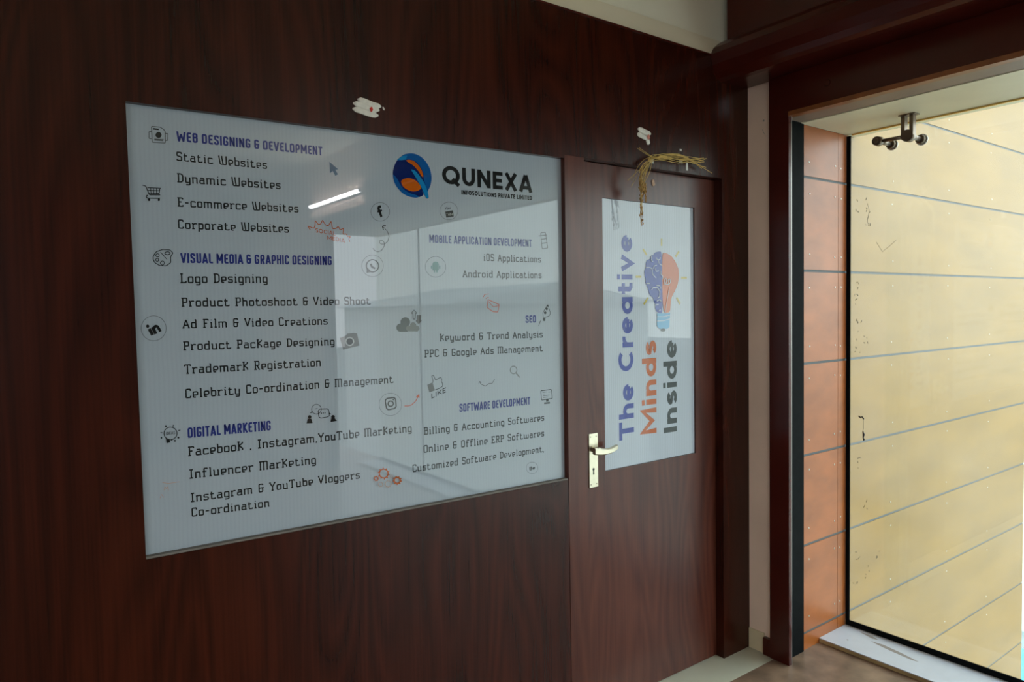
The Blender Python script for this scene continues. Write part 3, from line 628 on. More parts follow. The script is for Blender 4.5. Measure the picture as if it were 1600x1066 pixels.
('round_social_icon','thin circle around bold tilted letters i n',[('S','grey',.0011,[(.3523,1.4934),(.3514,1.4866),(.3491,1.4802),(.3455,1.4745),(.3409,1.4698),(.3355,1.4663),(.3296,1.4643),(.3234,1.4637),(.3173,1.4647),(.3116,1.4672),(.3065,1.471),(.3024,1.476),(.2993,1.4818),(.2976,1.4883),(.2971,1.495),(.298,1.5017),(.3003,1.508),(.3037,1.5137),(.3082,1.5184),(.3135,1.5219),(.3194,1.524),(.3255,1.5247),(.3316,1.5238),(.3374,1.5214),(.3426,1.5177),(.3468,1.5127),(.35,1.5068),(.3518,1.5003)]),('s','ink',.0071,[(.3144,1.4933),(.3217,1.4777)]),('f','ink',0,[(.315,1.4996),(.3149,1.4987),(.3146,1.4979),(.3141,1.4972),(.3135,1.4966),(.3129,1.4961),(.3121,1.4958),(.3113,1.4958),(.3105,1.4959),(.3098,1.4962),(.3091,1.4967),(.3086,1.4973),(.3082,1.4981),(.3079,1.4989),(.3079,1.4998),(.308,1.5007),(.3083,1.5015),(.3088,1.5022),(.3093,1.5028),(.31,1.5033),(.3108,1.5036),(.3116,1.5036),(.3124,1.5035),(.3131,1.5032),(.3138,1.5027),(.3143,1.5021),(.3147,1.5013),(.3149,1.5005)]),('s','ink',.0072,[(.3217,1.4975),(.329,1.4802)]),('s','ink',.0063,[(.3244,1.4914),(.3282,1.5),(.3332,1.4987),(.3393,1.4858)])]),
('camera_icon','grey camera icon',[('f','mid',0,[(.8031,1.453),(.8203,1.4584),(.8254,1.4647),(.8453,1.466),(.8552,1.4642),(.8617,1.4288),(.8118,1.4194)]),('f','pale',0,[(.846,1.4412),(.8456,1.4383),(.8445,1.4356),(.8428,1.4332),(.8405,1.4312),(.8378,1.4297),(.8349,1.4289),(.8318,1.4287),(.8287,1.4292),(.8258,1.4303),(.8233,1.4319),(.8211,1.4341),(.8196,1.4366),(.8186,1.4394),(.8184,1.4423),(.8188,1.4452),(.8199,1.4479),(.8216,1.4502),(.8239,1.4522),(.8265,1.4537),(.8294,1.4545),(.8325,1.4547),(.8356,1.4543),(.8385,1.4532),(.8411,1.4516),(.8432,1.4494),(.8448,1.4469),(.8458,1.4441)]),('f','ink',0,[(.8421,1.4413),(.8418,1.4393),(.841,1.4373),(.8397,1.4356),(.8381,1.4342),(.8362,1.4332),(.8341,1.4326),(.8319,1.4324),(.8297,1.4328),(.8276,1.4335),(.8258,1.4347),(.8243,1.4363),(.8232,1.4381),(.8225,1.4401),(.8223,1.4421),(.8226,1.4442),(.8234,1.4461),(.8246,1.4478),(.8262,1.4492),(.8281,1.4503),(.8302,1.4509),(.8324,1.451),(.8346,1.4507),(.8367,1.4499),(.8385,1.4488),(.8401,1.4472),(.8412,1.4454),(.8419,1.4434)])]),
('cloud_icon','two grey clouds with up and down arrows',[('f','dcloud',0,[(1.0283,1.4928),(1.0278,1.4895),(1.0265,1.4865),(1.0245,1.4837),(1.0219,1.4815),(1.0187,1.4798),(1.0152,1.4789),(1.0116,1.4786),(1.008,1.4791),(1.0045,1.4802),(1.0015,1.482),(.999,1.4844),(.9972,1.4872),(.996,1.4903),(.9957,1.4935),(.9962,1.4968),(.9975,1.4998),(.9995,1.5025),(1.0021,1.5048),(1.0052,1.5064),(1.0087,1.5074),(1.0123,1.5077),(1.016,1.5073),(1.0194,1.5061),(1.0225,1.5043),(1.025,1.502),(1.0269,1.4992),(1.028,1.496)]),('f','dcloud',0,[(1.0091,1.4768),(1.0087,1.474),(1.0076,1.4714),(1.0059,1.4691),(1.0036,1.4672),(1.001,1.4658),(.998,1.465),(.995,1.4648),(.9919,1.4652),(.989,1.4662),(.9865,1.4677),(.9843,1.4698),(.9828,1.4721),(.9818,1.4748),(.9816,1.4775),(.982,1.4803),(.9831,1.4828),(.9848,1.4851),(.987,1.487),(.9896,1.4884),(.9925,1.4893),(.9956,1.4895),(.9987,1.4891),(1.0016,1.4881),(1.0042,1.4866),(1.0063,1.4846),(1.0079,1.4822),(1.0088,1.4795)]),('f','dcloud',0,[(.9927,1.4873),(1.0197,1.4917),(1.019,1.4638),(.9921,1.4646)]),('f','lcloud',0,[(1.0489,1.482),(1.0486,1.4799),(1.0478,1.4779),(1.0464,1.4761),(1.0447,1.4747),(1.0426,1.4736),(1.0403,1.4729),(1.0379,1.4728),(1.0355,1.4731),(1.0332,1.4738),(1.0312,1.475),(1.0295,1.4766),(1.0283,1.4784),(1.0276,1.4805),(1.0274,1.4826),(1.0277,1.4847),(1.0285,1.4867),(1.0299,1.4885),(1.0316,1.49),(1.0337,1.4911),(1.036,1.4917),(1.0384,1.4919),(1.0408,1.4916),(1.043,1.4908),(1.045,1.4897),(1.0467,1.4881),(1.048,1.4862),(1.0487,1.4842)]),('f','lcloud',0,[(1.0333,1.4735),(1.033,1.4716),(1.0322,1.4698),(1.031,1.4682),(1.0294,1.4669),(1.0276,1.4659),(1.0255,1.4653),(1.0233,1.4652),(1.0212,1.4654),(1.0191,1.4661),(1.0173,1.4672),(1.0158,1.4686),(1.0147,1.4703),(1.0141,1.4722),(1.0139,1.4741),(1.0142,1.476),(1.0149,1.4778),(1.0161,1.4794),(1.0177,1.4807),(1.0195,1.4817),(1.0216,1.4823),(1.0238,1.4825),(1.0259,1.4822),(1.028,1.4815),(1.0298,1.4804),(1.0313,1.479),(1.0324,1.4773),(1.0331,1.4755)]),('f','lcloud',0,[(1.0592,1.4728),(1.0588,1.4707),(1.058,1.4688),(1.0567,1.4671),(1.055,1.4657),(1.053,1.4646),(1.0508,1.464),(1.0485,1.4639),(1.0462,1.4642),(1.044,1.4649),(1.042,1.4661),(1.0404,1.4676),(1.0392,1.4694),(1.0385,1.4713),(1.0383,1.4734),(1.0386,1.4754),(1.0394,1.4773),(1.0407,1.4791),(1.0424,1.4805),(1.0444,1.4815),(1.0466,1.4821),(1.0489,1.4823),(1.0513,1.482),(1.0534,1.4813),(1.0554,1.4801),(1.057,1.4786),(1.0582,1.4768),(1.0589,1.4749)]),('f','lcloud',0,[(1.0236,1.4763),(1.0488,1.4782),(1.0535,1.4642),(1.019,1.4653)]),('S','grey',.0023,[(1.0422,1.5295),(1.0521,1.5191),(1.047,1.5192),(1.0451,1.5013),(1.0386,1.5015),(1.0384,1.5193),(1.0326,1.5194)]),('f','mid',0,[(1.0527,1.514),(1.0665,1.5138),(1.0643,1.4984),(1.0678,1.4957),(1.057,1.4854),(1.0468,1.4962),(1.0523,1.4986)])]),
('phone_icon','faint outline icon of a phone screen',[('S','grey',.0027,[(1.5408,1.7881),(1.5616,1.7913),(1.571,1.7369),(1.5466,1.7333)]),('s','grey',.0027,[(1.5316,1.777),(1.5684,1.7825)]),('s','grey',.0027,[(1.5403,1.7651),(1.5646,1.77)]),('s','grey',.0027,[(1.5435,1.7519),(1.5699,1.7557)])]),
('video_channel_icon','thin circle around a small screen with lettering',[('S','grey',.0011,[(1.2065,1.8397),(1.2055,1.8334),(1.2029,1.8274),(1.1988,1.8218),(1.1935,1.8171),(1.1872,1.8134),(1.1802,1.8109),(1.173,1.8097),(1.1658,1.81),(1.159,1.8116),(1.1529,1.8145),(1.1479,1.8185),(1.1443,1.8235),(1.142,1.8292),(1.1414,1.8352),(1.1423,1.8414),(1.1448,1.8474),(1.1488,1.8529),(1.154,1.8576),(1.1602,1.8613),(1.1671,1.8639),(1.1743,1.8652),(1.1816,1.865),(1.1884,1.8635),(1.1946,1.8606),(1.1997,1.8566),(1.2035,1.8516),(1.2058,1.8459)]),('t','ink',('You','thin'),[(1.1601,1.8389),(1.1789,1.8427),(.0097,0)]),('f','dgrey',0,[(1.1605,1.8346),(1.1886,1.8404),(1.191,1.8211),(1.1635,1.8164)]),('t','pale',('Tube','thin'),[(1.1636,1.8203),(1.1888,1.8248),(.0097,0)])]),
('robot_icon','thin circle around a grey green robot icon',[('S','grey',.0011,[(1.1585,1.6628),(1.1574,1.6556),(1.1545,1.6487),(1.1499,1.6426),(1.1438,1.6374),(1.1367,1.6335),(1.1288,1.631),(1.1206,1.6301),(1.1124,1.6308),(1.1048,1.633),(1.098,1.6367),(1.0924,1.6416),(1.0882,1.6475),(1.0857,1.6541),(1.085,1.6611),(1.0861,1.6681),(1.0889,1.6748),(1.0934,1.6809),(1.0992,1.6861),(1.1062,1.6901),(1.114,1.6927),(1.1222,1.6937),(1.1304,1.6932),(1.1381,1.6911),(1.1451,1.6875),(1.1509,1.6826),(1.1552,1.6766),(1.1578,1.6699)]),('f','robot',0,[(1.1104,1.6665),(1.1327,1.667),(1.1323,1.6515),(1.11,1.6511)]),('f','robot',0,[(1.1327,1.6689),(1.1324,1.6668),(1.1315,1.6647),(1.1301,1.6628),(1.1283,1.6613),(1.1262,1.6601),(1.1238,1.6593),(1.1213,1.659),(1.1188,1.6592),(1.1165,1.6599),(1.1144,1.661),(1.1127,1.6624),(1.1114,1.6642),(1.1107,1.6663),(1.1105,1.6684),(1.1108,1.6705),(1.1117,1.6726),(1.113,1.6744),(1.1148,1.676),(1.117,1.6772),(1.1193,1.678),(1.1218,1.6783),(1.1243,1.6781),(1.1266,1.6775),(1.1287,1.6764),(1.1304,1.6749),(1.1317,1.6731),(1.1325,1.6711)]),('s','robot',.0038,[(1.1071,1.6654),(1.1068,1.6558)]),('s','robot',.0039,[(1.136,1.6661),(1.1358,1.6564)]),('s','robot',.0039,[(1.1167,1.6522),(1.1165,1.6445)]),('s','robot',.0039,[(1.1256,1.6524),(1.1254,1.6446)])]),
('mail_doodle','orange red doodle of a flying envelope',[('S','red',.0025,[(1.3163,1.5599),(1.3605,1.5429),(1.3538,1.5182),(1.3346,1.5205),(1.311,1.5345)]),('s','red',.0019,[(1.315,1.556),(1.3373,1.5352),(1.358,1.5399)]),('s','red',.0019,[(1.2976,1.5678),(1.3025,1.5766),(1.3191,1.5785)]),('s','red',.0019,[(1.3081,1.5619),(1.3105,1.5658),(1.3189,1.5668)])]),
('rocket_icon','dark doodle of a rocket flying up',[('S','ink',.0021,[(1.5679,1.5411),(1.5446,1.5133),(1.5469,1.4966),(1.5712,1.5003),(1.579,1.5106),(1.5718,1.5296)]),('f','ink',0,[(1.5676,1.5265),(1.5675,1.5255),(1.5671,1.5247),(1.5664,1.5239),(1.5656,1.5232),(1.5645,1.5228),(1.5634,1.5225),(1.5622,1.5224),(1.561,1.5225),(1.5599,1.5228),(1.5588,1.5233),(1.558,1.524),(1.5574,1.5248),(1.557,1.5257),(1.5569,1.5266),(1.557,1.5275),(1.5575,1.5284),(1.5581,1.5292),(1.559,1.5298),(1.56,1.5303),(1.5611,1.5306),(1.5623,1.5307),(1.5635,1.5306),(1.5647,1.5303),(1.5657,1.5298),(1.5665,1.5291),(1.5671,1.5283),(1.5675,1.5274)]),('f','ink',0,[(1.5612,1.513),(1.561,1.512),(1.5606,1.511),(1.5598,1.5102),(1.5589,1.5095),(1.5578,1.5089),(1.5565,1.5086),(1.5552,1.5085),(1.5539,1.5087),(1.5526,1.509),(1.5515,1.5096),(1.5506,1.5103),(1.5499,1.5112),(1.5495,1.5122),(1.5494,1.5132),(1.5496,1.5142),(1.55,1.5152),(1.5507,1.516),(1.5517,1.5167),(1.5528,1.5173),(1.5541,1.5176),(1.5554,1.5177),(1.5567,1.5175),(1.5579,1.5172),(1.559,1.5166),(1.56,1.5159),(1.5606,1.515),(1.5611,1.514)]),('f','ink',0,[(1.5442,1.4946),(1.5563,1.4954),(1.5542,1.484),(1.544,1.4852)]),('f','ink',0,[(1.5679,1.5421),(1.5597,1.5349),(1.5705,1.5337)]),('s','grey',.0021,[(1.5361,1.4885),(1.5251,1.4681)]),('s','grey',.0021,[(1.532,1.4845),(1.5265,1.4722)])]),
('thumb_icon','thumbs up doodle with a grey cuff above the word like',[('s','dgrey',.0021,[(1.1012,1.3008),(1.1034,1.3093),(1.0989,1.3246),(1.1053,1.3263),(1.1123,1.3108),(1.1314,1.3181),(1.1352,1.3113),(1.1331,1.3049),(1.1374,1.2981),(1.1377,1.2894),(1.1266,1.2838),(1.1091,1.28)]),('f','mid',0,[(1.0826,1.298),(1.1013,1.3038),(1.1091,1.2787),(1.0893,1.2739)]),('t','dgrey',('LIKE','thin'),[(1.0961,1.2531),(1.1493,1.2689),(.0172,0)])]),
('magnifier_icon','small grey magnifying glass icon',[('S','lcloud',.0032,[(1.4286,1.3221),(1.4282,1.3194),(1.4271,1.3168),(1.4254,1.3145),(1.4231,1.3126),(1.4205,1.3113),(1.4175,1.3106),(1.4144,1.3105),(1.4114,1.311),(1.4085,1.3121),(1.4059,1.3138),(1.4037,1.3159),(1.4021,1.3184),(1.4012,1.3211),(1.4009,1.3239),(1.4013,1.3267),(1.4024,1.3292),(1.4041,1.3315),(1.4063,1.3334),(1.4089,1.3347),(1.4119,1.3354),(1.415,1.3356),(1.418,1.3351),(1.421,1.334),(1.4236,1.3323),(1.4257,1.3302),(1.4273,1.3277),(1.4283,1.325)]),('s','lcloud',.0042,[(1.4243,1.3126),(1.4397,1.2966)])]),
('zigzag_arrow','thin grey zigzag arrow',[('s','grey',.0022,[(1.2756,1.2936),(1.2824,1.285),(1.2986,1.277),(1.3141,1.2849),(1.3262,1.284),(1.337,1.2978)]),('s','grey',.0022,[(1.2733,1.2875),(1.2756,1.2945),(1.2842,1.2903)])]),
('monitor_icon','outline icon of a computer monitor',[('S','ink',.0029,[(1.5303,1.2433),(1.578,1.2443),(1.5818,1.2123),(1.5333,1.2108)]),('s','grey',.002,[(1.5381,1.2369),(1.5567,1.2373)]),('s','grey',.0019,[(1.5392,1.231),(1.5504,1.231)]),('s','grey',.0019,[(1.5391,1.2247),(1.5689,1.2251)]),('s','grey',.0019,[(1.5396,1.2189),(1.5625,1.2189)]),('s','grey',.0019,[(1.5635,1.2357),(1.5735,1.2359)]),('f','ink',0,[(1.5531,1.2115),(1.5636,1.2115),(1.5635,1.2033),(1.5529,1.2033)]),('f','ink',0,[(1.5436,1.2007),(1.569,1.2013),(1.5702,1.1954),(1.5441,1.1959)])]),
('curved_arrow','orange red curved arrow',[('s','red',.0026,[(1.0024,1.24),(1.0141,1.2389),(1.0259,1.2403),(1.0404,1.2504),(1.0509,1.2664)]),('f','red',0,[(1.0422,1.265),(1.0545,1.2597),(1.0539,1.2725)])]),
('photo_app_icon','thin circle around a rounded camera outline',[('S','grey',.0011,[(.9932,1.2456),(.9921,1.2381),(.9891,1.2312),(.9844,1.2252),(.9783,1.2204),(.9711,1.2171),(.9632,1.2154),(.9549,1.2154),(.9467,1.2171),(.939,1.2203),(.9322,1.225),(.9266,1.2309),(.9224,1.2377),(.9199,1.245),(.9192,1.2525),(.9203,1.2598),(.9232,1.2666),(.9277,1.2726),(.9336,1.2774),(.9407,1.2808),(.9485,1.2826),(.9567,1.2828),(.965,1.2812),(.9728,1.2781),(.9798,1.2734),(.9856,1.2676),(.9899,1.2607),(.9925,1.2533)]),('S','dgrey',.0037,[(.9448,1.268),(.968,1.2686),(.9731,1.2639),(.9746,1.2407),(.97,1.2358),(.9482,1.2335),(.9425,1.2385),(.9389,1.2625)]),('S','dgrey',.0036,[(.9652,1.2503),(.9649,1.2486),(.9642,1.247),(.9631,1.2456),(.9617,1.2445),(.96,1.2437),(.9582,1.2433),(.9563,1.2432),(.9543,1.2436),(.9525,1.2444),(.9509,1.2455),(.9496,1.2468),(.9486,1.2484),(.948,1.2502),(.9478,1.2519),(.9481,1.2537),(.9488,1.2553),(.9498,1.2567),(.9512,1.2578),(.9529,1.2586),(.9547,1.259),(.9567,1.259),(.9586,1.2587),(.9604,1.2579),(.9621,1.2568),(.9634,1.2554),(.9644,1.2539),(.965,1.2521)]),('f','dgrey',0,[(.9681,1.2625),(.968,1.262),(.9678,1.2615),(.9675,1.2611),(.9671,1.2607),(.9666,1.2605),(.966,1.2604),(.9654,1.2604),(.9649,1.2605),(.9643,1.2607),(.9638,1.261),(.9634,1.2614),(.9631,1.2619),(.9629,1.2624),(.9629,1.263),(.963,1.2635),(.9632,1.264),(.9635,1.2644),(.9639,1.2647),(.9644,1.265),(.965,1.2651),(.9656,1.2651),(.9661,1.265),(.9667,1.2648),(.9672,1.2645),(.9676,1.264),(.9679,1.2636),(.9681,1.263)])]),
('chat_icon','two people icons joined by speech bubbles',[('S','ink',.0015,[(.7421,1.2552),(.7416,1.2522),(.7405,1.2494),(.7387,1.247),(.7365,1.2451),(.7338,1.2437),(.7308,1.243),(.7277,1.243),(.7246,1.2437),(.7217,1.245),(.7191,1.2468),(.717,1.2492),(.7154,1.2519),(.7144,1.2549),(.7142,1.2579),(.7146,1.2609),(.7157,1.2636),(.7175,1.266),(.7197,1.268),(.7224,1.2693),(.7254,1.2701),(.7285,1.2701),(.7316,1.2695),(.7345,1.2682),(.7371,1.2663),(.7392,1.264),(.7408,1.2613),(.7418,1.2583)]),('S','ink',.002,[(.737,1.2562),(.7601,1.2547),(.7638,1.2506),(.7649,1.2343),(.7607,1.2317),(.74,1.2303),(.7345,1.2336),(.7325,1.2512)]),('s','ink',.003,[(.7404,1.2437),(.7435,1.2439)]),('s','ink',.003,[(.7456,1.2437),(.7487,1.2439)]),('s','ink',.003,[(.7507,1.2437),(.7538,1.2439)]),('s','ink',.0012,[(.723,1.2578),(.7312,1.2585)]),('f','ink',0,[(.7128,1.2366),(.7126,1.2356),(.7122,1.2346),(.7116,1.2337),(.7108,1.233),(.7098,1.2325),(.7087,1.2323),(.7076,1.2322),(.7065,1.2325),(.7055,1.233),(.7045,1.2336),(.7038,1.2345),(.7032,1.2355),(.7029,1.2366),(.7028,1.2377),(.7029,1.2387),(.7033,1.2397),(.704,1.2406),(.7048,1.2413),(.7057,1.2418),(.7068,1.242),(.7079,1.242),(.709,1.2418),(.7101,1.2413),(.711,1.2407),(.7118,1.2398),(.7124,1.2388),(.7127,1.2377)]),('f','ink',0,[(.6985,1.2202),(.7021,1.2328),(.7126,1.2317),(.7155,1.2188)]),('f','ink',0,[(.781,1.2296),(.7808,1.2284),(.7804,1.2274),(.7797,1.2264),(.7788,1.2257),(.7777,1.2252),(.7766,1.2249),(.7753,1.2249),(.7741,1.2252),(.773,1.2257),(.772,1.2264),(.7711,1.2273),(.7705,1.2284),(.7701,1.2295),(.77,1.2307),(.7702,1.2319),(.7706,1.233),(.7713,1.2339),(.7722,1.2346),(.7733,1.2351),(.7744,1.2354),(.7756,1.2354),(.7769,1.2352),(.778,1.2347),(.779,1.2339),(.7799,1.233),(.7805,1.2319),(.7809,1.2308)]),('f','ink',0,[(.7675,1.217),(.7704,1.2274),(.7801,1.2264),(.7869,1.2174)]),('f','ink',0,[(.7076,1.2475),(.714,1.2523),(.7164,1.2478)]),('f','ink',0,[(.7637,1.2444),(.77,1.2392),(.764,1.2381)])]),
('idea_bulb_icon','outline doodle of a glowing light bulb',[('S','ink',.0019,[(.3681,1.2308),(.3676,1.2274),(.3664,1.2242),(.3645,1.2215),(.362,1.2193),(.3591,1.2178),(.3559,1.217),(.3526,1.217),(.3493,1.2178),(.3462,1.2193),(.3435,1.2215),(.3412,1.2242),(.3396,1.2274),(.3386,1.2308),(.3383,1.2343),(.3388,1.2377),(.34,1.2408),(.3419,1.2435),(.3443,1.2457),(.3472,1.2473),(.3504,1.2481),(.3537,1.2481),(.357,1.2473),(.3601,1.2458),(.3629,1.2436),(.3651,1.2409),(.3668,1.2377),(.3678,1.2343)]),('t','ink',('IDEAS','thin'),[(.3434,1.2286),(.3637,1.2293),(.0085,0)]),('s','ink',.0019,[(.3425,1.2233),(.344,1.2153)]),('s','ink',.002,[(.3627,1.2197),(.3536,1.2149)]),('f','ink',0,[(.3424,1.2186),(.3502,1.2185),(.3517,1.2105),(.3438,1.2091)]),('f','ink',0,[(.3453,1.2517),(.3452,1.2512),(.3451,1.2507),(.3448,1.2503),(.3444,1.25),(.344,1.2498),(.3436,1.2496),(.3431,1.2496),(.3426,1.2498),(.3422,1.25),(.3418,1.2503),(.3415,1.2507),(.3413,1.2512),(.3411,1.2517),(.3411,1.2522),(.3411,1.2527),(.3413,1.2532),(.3416,1.2536),(.3419,1.2539),(.3423,1.2542),(.3428,1.2543),(.3433,1.2543),(.3437,1.2542),(.3442,1.254),(.3446,1.2536),(.3449,1.2532),(.3451,1.2528),(.3453,1.2523)]),('s','ink',.002,[(.3606,1.2532),(.359,1.2486)]),('s','ink',.0019,[(.3304,1.2375),(.3349,1.2362)]),('s','ink',.002,[(.3705,1.238),(.3759,1.2385)]),('f','ink',0,[(.3341,1.2239),(.334,1.2234),(.3339,1.2229),(.3336,1.2225),(.3333,1.2222),(.3329,1.222),(.3324,1.2219),(.3319,1.2219),(.3315,1.222),(.331,1.2222),(.3307,1.2225),(.3303,1.2229),(.3301,1.2234),(.33,1.2239),(.3299,1.2244),(.33,1.2249),(.3302,1.2254),(.3304,1.2258),(.3308,1.2261),(.3312,1.2264),(.3316,1.2265),(.3321,1.2265),(.3326,1.2264),(.333,1.2261),(.3334,1.2258),(.3337,1.2254),(.3339,1.2249),(.3341,1.2244)]),('f','ink',0,[(.3727,1.2196),(.3727,1.2191),(.3725,1.2187),(.3722,1.2182),(.3719,1.2179),(.3714,1.2177),(.371,1.2176),(.3705,1.2176),(.37,1.2177),(.3696,1.2179),(.3692,1.2182),(.3689,1.2186),(.3686,1.2191),(.3685,1.2196),(.3684,1.2202),(.3685,1.2207),(.3687,1.2212),(.369,1.2216),(.3693,1.2219),(.3697,1.2221),(.3702,1.2223),(.3707,1.2223),(.3711,1.2221),(.3716,1.2219),(.372,1.2216),(.3723,1.2212),(.3726,1.2207),(.3727,1.2202)]),('f','ink',0,[(.3646,1.2128),(.3645,1.2123),(.3643,1.2118),(.3641,1.2114),(.3637,1.2111),(.3633,1.2108),(.3628,1.2107),(.3624,1.2107),(.3619,1.2108),(.3614,1.2111),(.3611,1.2114),(.3607,1.2118),(.3605,1.2123),(.3603,1.2128),(.3603,1.2133),(.3604,1.2138),(.3606,1.2143),(.3608,1.2147),(.3612,1.2151),(.3616,1.2153),(.3621,1.2154),(.3625,1.2154),(.363,1.2153),(.3635,1.2151),(.3638,1.2147),(.3642,1.2143),(.3644,1.2138),(.3646,1.2133)])]),
('faded_scribble','faint peach scribble worn almost away',[('s','peach',.0015,[(.3306,1.1129),(.3446,1.1084),(.3696,1.1087)]),('s','peach',.0016,[(.3341,1.0929),(.3359,1.1023),(.3388,1.096),(.3425,1.1013),(.3436,1.0913)]),('s','peach',.0015,[(.324,1.0751),(.3278,1.0842),(.3321,1.0757)])]),
